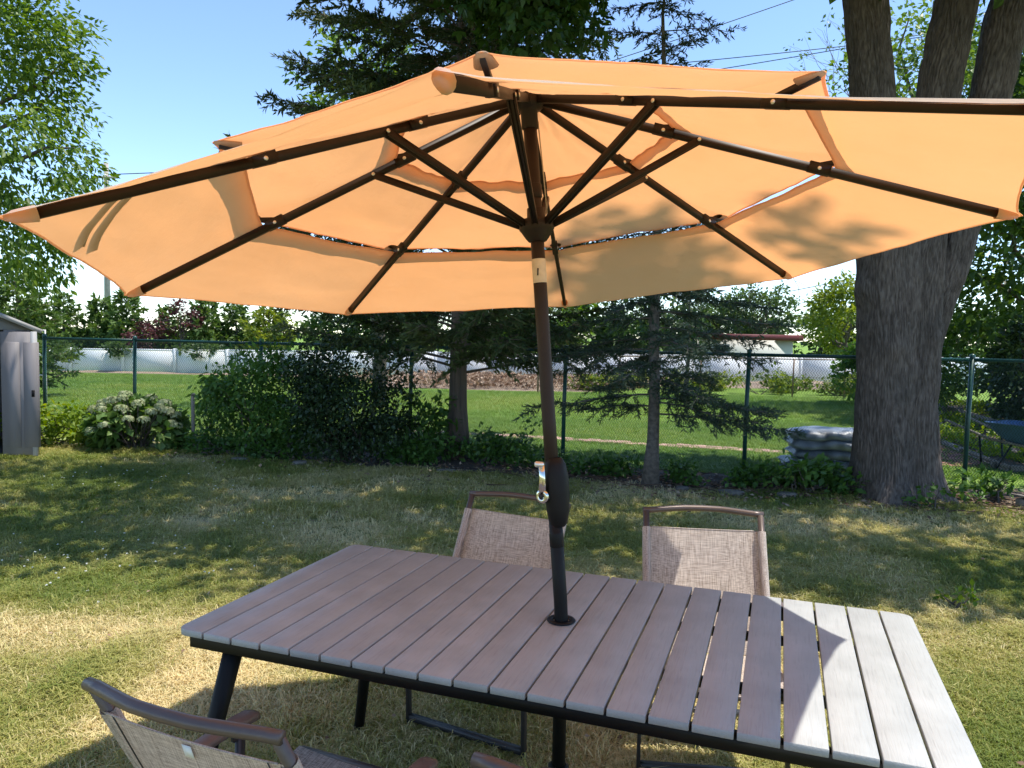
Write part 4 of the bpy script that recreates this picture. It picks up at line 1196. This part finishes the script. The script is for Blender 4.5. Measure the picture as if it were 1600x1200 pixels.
for k, (x, y, r_, h) in enumerate([(2.4 + .78 * q, 21.6 + 1.9 * ((q * 7) % 3) / 2, .75, .26 + .2 * ((q * 5) % 4) / 3) for q in range(13)]):
    shrub("bank_weed", "bright weeds growing on the leaf bank below the white wall", (x, y, h * .5), (r_, .4, h), 24, .2, 26, .14, .08, "leaf_yellow", 100 + k, 5, .2, .2, tint=.35, group="weeds on the leaf bank")
# hydrangea: broad leaves and pale domed flower heads
rng = np.random.default_rng(91); hb = np.array([-4.78, 9.6, 0.]); hy = empty("hydrangea_bush", tuple(hb)); tag(hy, "rounded hydrangea bush with pale cream-green flower heads", "shrub")
st = MB(); C = ellipsoid_centers((-4.78, 9.6, .27), (.54, .42, .30), 130, rng, .55); C = C[C[:, 2] > .03]
lf = MB(); cluster_leaves(lf, C, .13, 13, .13, .085, rng, .55, .45, .7, out_from=hb + [0, 0, .2]); lf.build("foliage", "leaf_hydrangea", hy, world=True, tint=True)
hd = []
for k in range(34):
    d = rand_dir(1, rng)[0]; d[2] = abs(d[2]) * 1.1 - .05; d[1] = -abs(d[1]) if k % 4 else d[1]
    p = hb + [0, 0, .30] + unit(d) * [.60, .48, .40] * rng.uniform(.92, 1.06)
    hd.append(p); st.tube([hb + [rng.normal() * .1, rng.normal() * .08, -.02], hb * .5 + p * .5 + [0, 0, .03], p], .005, 5)
st.build("stem", "bark_thin", hy, True, world=True)
for p in hd:
    fl = MB(); n = 90; d = rand_dir(n, rng); d[:, 2] = np.abs(d[:, 2]) - .15; d = unit(d)
    rr = rng.uniform(.055, .09)
    fl.leaves(p + d * [rr, rr, rr * .6], np.cross(d, rand_dir(n, rng)), d, .034, .034, np.clip(rng.normal(.5, .22, n), 0, 1))
    fl.build("flower_head", "flower_hydrangea", hy, world=True, tint=True)
stake = empty("wooden_stake", (-4.08, 9.62, 0)); tag(stake, "weathered wooden stake standing beside the hydrangea", "stake")
MB().box((0, 0, .34), (.035, .03, .72), bev=.004).build("shaft", "wood_grey", stake)
MB().box((0, 0, .715), (.05, .045, .03), bev=.006).build("cap", "wood_grey", stake)

# ------------------------------------------------------------------ things behind the fence on the right
def bag_mesh(l, w, h, seed):
    nu, nv = 26, 16; rng = np.random.default_rng(seed); mb = MB()
    th = np.linspace(0, 2 * math.pi, nv, endpoint=False); u = np.linspace(-1, 1, nu)
    V = []
    for a in u:
        sh_ = (1 - abs(a) ** 5) ** .5; tt = .10 + .90 * sh_
        for t in th:
            c, s = math.cos(t), math.sin(t)
            x = math.copysign(abs(c) ** .55, c) * w / 2 * (.82 + .18 * sh_); z = math.copysign(abs(s) ** .75, s) * h / 2 * tt
            V.append((a * l / 2 + .02 * math.sin(t * 3 + a * 4), x, z))
    V = np.array(V); k = (fbm(V[:, 0] * 9 + seed, V[:, 1] * 9 + V[:, 2] * 14, 61 + seed, 3) - .5)
    V = V * (1 + k[:, None] * .34); i = np.arange(nv); j = (i + 1) % nv
    F = np.concatenate([np.stack([q * nv + i, q * nv + j, (q + 1) * nv + j, (q + 1) * nv + i], 1) for q in range(nu - 1)])
    mb.add(V, F); mb.f.append(np.array([list(range(nv))[::-1]])); mb.f.append(np.array([list(range((nu - 1) * nv, nu * nv))]))
    return mb
for k, (z, dx, lab) in enumerate(((.065, -.05, "grey plastic soil bag at the bottom of the stack behind the fence"), (.185, .03, "grey plastic soil bag second up in the stack behind the fence"), (.305, .0, "grey plastic soil bag third up in the stack behind the fence"), (.42, .02, "pale plastic soil bag topmost in the stack behind the fence"))):
    o = bag_mesh(.92, .58, .145, k).build("soil_bag", "bag_plastic", smooth=True); o.location = (3.82 + dx, 9.05, z + .012)
    o.rotation_euler = (0, 0, R(-14 + 3 * (k % 2))); tag(o, lab, "bag", "stacked soil bags")
def bed(name, label, a, b, width, h, seed):
    rng = np.random.default_rng(seed); a = np.array([*a, 0.]); b = np.array([*b, 0.]); d = unit(b - a); n = np.array([d[1], -d[0], 0])
    e = empty(name, tuple(a)); tag(e, label, "raised bed"); ln = np.linalg.norm(b - a)
    for off in (0, width):
        for row in range(2):
            k = 0
            while k * 2.4 < ln:
                s0, s1 = k * 2.4, min(ln, k * 2.4 + 2.39)
                MB().bar(a + n * off + d * s0 + [0, 0, h * (.25 + .5 * row)], a + n * off + d * s1 + [0, 0, h * (.25 + .5 * row) + rng.uniform(-.01, .01)], .045, h * .49).build("board", "wood_grey", e, world=True); k += 1
        for s in np.arange(.3, ln, 1.2):
            MB().box(a + n * (off - .045) + d * s + [0, 0, h * .45], (.05, .05, h * .98), rz(math.atan2(d[1], d[0])), bev=.005).build("stake", "wood_grey", e, world=True)
    for s in (0, ln):
        MB().bar(a + d * s + n * .03 + [0, 0, h * .5], a + d * s + n * (width - .03) + [0, 0, h * .5], .045, h * .96).build("end_board", "wood_grey", e, world=True)
    MB().add([a + n * .03 + [0, 0, h * .7], a + n * (width - .03) + [0, 0, h * .7], b + n * (width - .03) + [0, 0, h * .7], b + n * .03 + [0, 0, h * .7]], [(0, 1, 2, 3)]).build("soil", "soil", e, world=True)
    lf = MB(); C = np.array([a + d * rng.uniform(.1, ln - .1) + n * rng.uniform(.1, width - .1) + [0, 0, h * .7 + .05] for _ in range(int(ln * 11))])
    cluster_leaves(lf, C, .12, 22, .09, .045, rng, -.2, .5); lf.build("greens", "leaf_lime", e, world=True, tint=True)
bed("raised_bed", "low timber edged strip beside the red brick walk", (5.98, 9.0), (6.95, 13.1), .62, .10, 1)
bed("raised_bed", "grassy timber edged terrace between the low strip and the tall boards", (6.68, 10.1), (8.25, 15.1), 1.05, .13, 3)
bed("raised_bed", "tall weathered board planter against the dark trees", (7.95, 11.5), (9.35, 17.0), 1.2, .27, 2)
# wheelbarrow
wb_ = empty("wheelbarrow", (6.32, 9.05, 0), R(-62)); tag(wb_, "dark blue wheelbarrow standing behind the fence beside the raised beds", "wheelbarrow")
tray = MB(); rows = []
for z, hw_, y0_, y1_ in ((.34, .17, -.22, .20), (.40, .21, -.30, .27), (.50, .27, -.40, .36), (.58, .31, -.46, .43), (.592, .325, -.475, .445), (.58, .30, -.45, .42), (.42, .20, -.29, .26), (.355, .165, -.21, .19)):
    rows.append([(y, x * hw_, z) for y, x in ((y0_, -.75), (y0_, .75), (y0_ + .08, 1), (y1_ - .08, 1), (y1_, .75), (y1_, -.75), (y1_ - .08, -1), (y0_ + .08, -1))])
Rw = np.array(rows); n = 8
tray.add(Rw.reshape(-1, 3), [(k * n + j, k * n + (j + 1) % n, (k + 1) * n + (j + 1) % n, (k + 1) * n + j) for k in range(7) for j in range(n)])
tray.f.append(np.array([[7, 6, 5, 4, 3, 2, 1, 0]])); tray.f.append(np.array([list(range(56, 64))]))
tray.build("tray", "barrow_blue", wb_, True)
for s in (-1, 1):
    MB().tube([(.62, s * .05, .20), (.1, s * .17, .32), (-.4, s * .24, .38), (-.95, s * .28, .56)], .017, 8).build("handle", "wood_grey", wb_, True)
    MB().tube([(-.15, s * .2, .34), (-.30, s * .23, .02), (-.48, s * .23, .02), (-.52, s * .24, .40)], .012, 7).build("leg", "steel_black", wb_, True)
wh = MB().lathe([(.12, -.045), (.185, -.04), (.20, -.015), (.20, .015), (.185, .04), (.12, .045)], (.62, 0, .20), 24, (0, 1, 0)).build("tyre", "rubber", wb_, True)
MB().lathe([(0, -.05), (.03, -.05), (.035, -.02), (.12, -.03), (.12, .03), (.035, .02), (.03, .05), (0, .05)], (.62, 0, .20), 20, (0, 1, 0)).build("rim", "shed_trim", wh, True)
# old grey wooden piece by the right fence post
wo = empty("wooden_box", (4.95, 7.05, 0), R(25)); tag(wo, "small weathered wooden box lying by the right fence post", "box")
MB().box((0, 0, .05), (.26, .18, .09), bev=.006).build("body", "wood_grey", wo)
MB().box((0, 0, .105), (.32, .24, .018), np.array(Matrix.Rotation(R(9), 3, 'Y')), bev=.004).build("lid", "wood_grey", wo)
# stepping stones / boards at the lawn's edge
for k, (x, y, l, w, a, lab) in enumerate(((-.72, 8.35, .34, .12, 4, "flat pale board lying on the lawn edge by the cedar"), (-2.45, 8.7, .26, .2, 20, "grey flat stone at the foot of the holly"), (2.2, 7.45, .42, .22, -10, "broad flat stone at the lawn edge near the spruce"), (1.75, 7.6, .22, .16, 30, "small flat stone beside the spruce foot"), (2.75, 7.4, .3, .18, 5, "flat stone half hidden by weeds near the maple"), (-3.2, 8.85, .28, .15, -8, "long grey stone below the light shrub"))):
    mb = MB(); an = np.linspace(0, 2 * math.pi, 11)[:-1]; rr = 1 + RNG.normal(size=10) * .12
    ring_ = np.c_[np.cos(an) * l * .36 * rr, np.sin(an) * w * .36 * rr]
    V = np.concatenate([np.c_[ring_ * 1.02, np.full(10, -.01)], np.c_[ring_, np.full(10, .03)], np.c_[ring_ * .86, np.full(10, .042)]])
    i = np.arange(10); j = (i + 1) % 10
    mb.add(V, np.concatenate([np.stack([q * 10 + i, q * 10 + j, (q + 1) * 10 + j, (q + 1) * 10 + i], 1) for q in range(2)])); mb.f.append(np.array([list(range(20, 30))]))
    o = mb.build("flat_stone" if k else "flat_board", "stone"); o.location = (x, y, 0); o.rotation_euler = (0, 0, R(a)); tag(o, lab, "stone" if k else "board")

# utility pole and wires
up_ = empty("utility_pole", (-19.3, 36, 0)); tag(up_, "grey wooden utility pole rising behind the hedge", "pole")
MB().tube([(0, 0, 0), (.02, 0, 4.5), (.05, 0, 9.3)], [.15, .13, .10], 12).build("pole", "pole_grey", up_, True)
MB().box((.05, -.12, 8.6), (1.2, .1, .1), bev=.01).build("crossarm", "pole_grey", up_)
for x in (-.45, .0, .5):
    MB().lathe([(.0, .0), (.035, .0), (.045, .05), (.03, .10), (0, .12)], (.05 + x, -.12, 8.65), 10).build("insulator", "tag_white", up_, True)
def wire(a, b, sag, label):
    t = np.linspace(0, 1, 24)[:, None]; P = np.array(a) + (np.array(b) - np.array(a)) * t; P[:, 2] -= sag * 4 * (t * (1 - t))[:, 0]
    o = MB().tube(P, .022, 5).build("overhead_wire", "wire_black", smooth=True); tag(o, label, "wire", "overhead wires"); return o
wire((-4, 40, 13.2), (38, 40, 21.2), .5, "lower of the overhead wires crossing the sky above the umbrella")
wire((-4, 40, 14.6), (38, 40, 20.0), .5, "thin overhead wire between two others above the umbrella")
wire((-4, 40, 12.9), (38, 40, 28.3), .5, "steepest overhead wire crossing the sky beside the spruce top")
wire((-2, 40, .9), (40, 40, 10.6), .6, "uppermost of the low wires crossing left of the maple")
wire((-2, 40, .2), (40, 40, 9.8), .6, "thick middle low wire crossing left of the maple")
wire((-2, 40, 1.2), (40, 40, 6.4), .6, "lowest thin wire crossing left of the maple")
wire((-19.25, 36, 8.75), (-4, 36, 10.6), .3, "wire leading from the utility pole behind the umbrella")

# ------------------------------------------------------------------ grass (scattered blades), litter, clover
def scatter(name, variants, pos, rot, scl, var, tint, mat):
    """one object: blade tufts of the mesh set on its loose points"""
    mb_v = []; faces = []; tv = []; base_n = 0
    for vi, (V, F) in enumerate(variants):
        mb_v.append(V); faces += [tuple(x + base_n for x in f) for f in F]; tv += [vi + 1] * len(V); base_n += len(V)
    allv = np.concatenate(mb_v + [pos]); me = bpy.data.meshes.new(name)
    me.from_pydata([tuple(v) for v in allv], [], faces)
    n0, n = base_n, len(pos)
    def attr(nm, ty, vals, w=1):
        a = me.attributes.new(nm, ty, 'POINT')
        a.data.foreach_set("vector" if ty == 'FLOAT_VECTOR' else "value", np.asarray(vals).ravel())
    attr("tuft", 'INT', np.r_[np.array(tv), np.zeros(n, int)].astype(np.int32))
    attr("var", 'INT', np.r_[np.zeros(n0, int), var].astype(np.int32))
    attr("scl", 'FLOAT', np.r_[np.ones(n0), scl].astype(np.float32))
    attr("tint", 'FLOAT', np.r_[np.zeros(n0), tint].astype(np.float32))
    attr("rot", 'FLOAT_VECTOR', np.concatenate([np.zeros((n0, 3)), rot]).astype(np.float32))
    me.materials.append(M[mat]); o = bpy.data.objects.new(name, me); COL.objects.link(o)
    ng = bpy.data.node_groups.new(name + "_scatter", 'GeometryNodeTree')
    ng.interface.new_socket("Geometry", in_out='INPUT', socket_type='NodeSocketGeometry')
    ng.interface.new_socket("Geometry", in_out='OUTPUT', socket_type='NodeSocketGeometry')
    N = ng.nodes; Lk = ng.links
    gi = N.new("NodeGroupInput"); go = N.new("NodeGroupOutput")
    def named(nm, ty):
        a = N.new("GeometryNodeInputNamedAttribute"); a.data_type = ty; a.inputs[0].default_value = nm; return a.outputs[0]
    tf = named("tuft", 'INT')
    cmp_ = N.new("FunctionNodeCompare"); cmp_.data_type = 'INT'; cmp_.operation = 'GREATER_THAN'
    Lk.new(tf, cmp_.inputs[2]); cmp_.inputs[3].default_value = 0
    sep = N.new("GeometryNodeSeparateGeometry"); sep.domain = 'POINT'
    Lk.new(gi.outputs[0], sep.inputs[0]); Lk.new(cmp_.outputs[0], sep.inputs[1])
    spl = N.new("GeometryNodeSplitToInstances"); spl.domain = 'POINT'
    Lk.new(sep.outputs[0], spl.inputs[0]); Lk.new(tf, spl.inputs["Group ID"])
    m2p = N.new("GeometryNodeMeshToPoints"); Lk.new(sep.outputs[1], m2p.inputs[0])
    iop = N.new("GeometryNodeInstanceOnPoints")
    Lk.new(m2p.outputs[0], iop.inputs["Points"]); Lk.new(spl.outputs[0], iop.inputs["Instance"])
    iop.inputs["Pick Instance"].default_value = True
    Lk.new(named("var", 'INT'), iop.inputs["Instance Index"])
    er = N.new("FunctionNodeEulerToRotation"); Lk.new(named("rot", 'FLOAT_VECTOR'), er.inputs[0]); Lk.new(er.outputs[0], iop.inputs["Rotation"])
    Lk.new(named("scl", 'FLOAT'), iop.inputs["Scale"])
    Lk.new(iop.outputs[0], go.inputs[0])
    md = o.modifiers.new("scatter", 'NODES'); md.node_group = ng
    return o
def tuft(nb, h, w, spread, rng):
    V = []; F = []
    for k in range(nb):
        a = rng.uniform(0, 2 * math.pi); p = np.array([rng.normal() * spread, rng.normal() * spread, -.004]); hh = h * rng.uniform(.5, 1.2)
        d = np.array([math.cos(a), math.sin(a), 0]); s = np.array([-d[1], d[0], 0]) * w * rng.uniform(.7, 1.2) / 2; ln = rng.uniform(.6, 2.0)
        m = p + d * hh * ln * .35 + [0, 0, hh * .6]; t = p + d * hh * ln * .95 + [0, 0, hh * max(.35, 1.0 - .35 * ln)]
        b = len(V); V += [p - s, p + s, m + s * .8, m - s * .8, t]; F += [(b, b + 1, b + 2, b + 3), (b + 3, b + 2, b + 4)]
    return np.array(V), F
rng = np.random.default_rng(5)
def fence_side(x, y):  # >0 beyond the fence
    return (y - 7.87) + (x - 4.78) * .2673
def lawn_points(n, x0, x1, y0, y1, rng, keep):
    P = np.c_[rng.uniform(x0, x1, n), rng.uniform(y0, y1, n), np.zeros(n)]
    v = np.abs(P[:, 0]) < .74 * P[:, 1] + .6
    P = P[v]; return P[keep(P[:, 0], P[:, 1])]
near_keep = lambda x, y: fence_side(x, y) < -.72 - .35 * noise2(x * 1.7, y * 1.7, 93)
bands = [(60000, -3.2, 3.2, 1.2, 3.6, .034), (70000, -4.6, 4.6, 3.6, 6.0, .036), (56000, -7.2, 6.6, 6.0, 10.2, .045)]
PP = []; SC = []
for n, a, b, c, d, h in bands:
    P = lawn_points(n, a, b, c, d, rng, near_keep); PP.append(P); SC.append(np.full(len(P), h / .034))
P = np.concatenate(PP); SC = np.concatenate(SC)
dry = fbm(P[:, 0] * .8 + 4, P[:, 1] * .8, 71, 5)
lit = np.clip((5.6 - P[:, 1]) * .26, 0, .52)  # paler tint on near lawn: drier grass, plus sunlit brightness put into the colour
wear = np.exp(-(((P[:, 0] - .15) / 1.0) ** 2 + ((P[:, 1] - 2.7) / .75) ** 2)) * .30
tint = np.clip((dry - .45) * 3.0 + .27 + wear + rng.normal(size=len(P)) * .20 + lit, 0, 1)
keep = rng.random(len(P)) < np.clip(1.25 - (dry - .5) * 3.2 - wear * 1.6, .30, 1)
P, SC, tint, dry = P[keep], SC[keep], tint[keep], dry[keep]
tv = [tuft(9, .022 + .006 * (q % 3), .0036, .014, rng) for q in range(5)] + [tuft(14, .046, .0042, .02, rng)]
var = rng.integers(0, 5, len(P)); lush = fbm(P[:, 0] * 1.7, P[:, 1] * 1.7 + 8, 75) > .60; var[lush] = 5; var[rng.random(len(P)) < .06] = 5
tint[lush] *= .75
rot = np.c_[rng.normal(size=(len(P), 2)) * .12, rng.uniform(0, 6.283, len(P))]
gr = scatter("grass", tv, P, rot, SC * rng.uniform(.75, 1.3, len(P)), var, tint, "grass")
tag(gr, "short dry summer lawn grass round the table", "grass", kind="stuff")
P = np.concatenate([lawn_points(42000, -11, 8, 8.6, 14, rng, lambda x, y: fence_side(x, y) > .1), lawn_points(36000, -15, 12, 14, 25, rng, lambda x, y: (x < -4) | (y < 20.6))])
t2 = np.clip(fbm(P[:, 0] * .5, P[:, 1] * .5, 81) * 1.1 - .1 + rng.normal(size=len(P)) * .15, 0, 1)
gr2 = scatter("grass", [tuft(9, .06, .008, .03, rng) for _ in range(3)], P, np.c_[np.zeros((len(P), 2)), rng.uniform(0, 6.28, len(P))], rng.uniform(.7, 1.3, len(P)) * (1 + np.clip(P[:, 1] - 14, 0, 10) * .06), rng.integers(0, 3, len(P)), t2, "grass_far")
tag(gr2, "lush green grass of the neighbouring lawn beyond the fence", "grass", kind="stuff")
# clover flowers
cf = MB(); n = 70
C = np.c_[rng.normal(-2.75, .55, n), rng.normal(4.75, .45, n), np.full(n, .05)]; C2_ = np.c_[rng.normal(-3.3, .8, 40), rng.normal(7.4, .5, 40), np.full(40, .05)]
C = np.concatenate([C, C2_])
for c in C:
    d = rand_dir(7, rng); d[:, 2] = np.abs(d[:, 2])
    cf.leaves(np.tile(c, (7, 1)), d, rand_dir(7, rng), .0085, .0085, rng.random(7))
tag(cf.build("clover_flowers", "clover", tint=True), "tiny white clover flowers scattered in the lawn", "flowers", kind="stuff")
# dead leaves and twigs along the fence and under the far fence
dl_ = MB(); n = 4200
t = rng.uniform(-2.6, 9.5, n); off = rng.normal(-.75, .38, n); t[::2] = rng.uniform(-2.6, 4.5, len(t[::2])); Q = np.array([4.78, 7.87, 0]) + np.outer(t, FD) + np.outer(off, FN); Q[:, 2] = rng.uniform(.004, .03, n)
Q2 = np.c_[rng.normal(-.6, 2.2, 5000), rng.uniform(21.3, 26.2, 5000), rng.uniform(.05, .3, 5000)]
dl_.leaves(Q, rng.normal(size=(n, 3)) * [1, 1, .25], rng.normal(size=(n, 3)) * .4 + [0, 0, 1], rng.uniform(.03, .075, n), rng.uniform(.02, .045, n), rng.random(n))
n3 = 260; Q3 = np.c_[rng.uniform(-3.5, 3.4, n3), rng.uniform(1.8, 7.5, n3), rng.uniform(.012, .03, n3)]
dl_.leaves(Q3, rng.normal(size=(n3, 3)) * [1, 1, .25], rng.normal(size=(n3, 3)) * .4 + [0, 0, 1], rng.uniform(.02, .04, n3), rng.uniform(.012, .022, n3), rng.random(n3))
dl_.leaves(Q2, rng.normal(size=(5000, 3)) * [1, 1, .4], rng.normal(size=(5000, 3)) * .6 + [0, 0, 1], rng.uniform(.08, .17, 5000), rng.uniform(.05, .11, 5000), rng.random(5000))
for k in range(230):
    q = np.array([4.78, 7.87, .02]) + FD * rng.uniform(-2.4, 5) + FN * rng.normal(-.7, .3); a = rng.uniform(0, 6.28); l = rng.uniform(.1, .45)
    dl_.tube([q, q + [math.cos(a) * l * .5, math.sin(a) * l * .5, .02], q + [math.cos(a + .2) * l, math.sin(a + .2) * l, rng.uniform(0, .05)]], [.006, .005, .003], 4, cap=False)
tag(dl_.build("leaf_litter", "dead_leaf", tint=True), "dry leaf litter and twigs along the fence", "litter", kind="stuff")
bpy.context.view_layer.update()
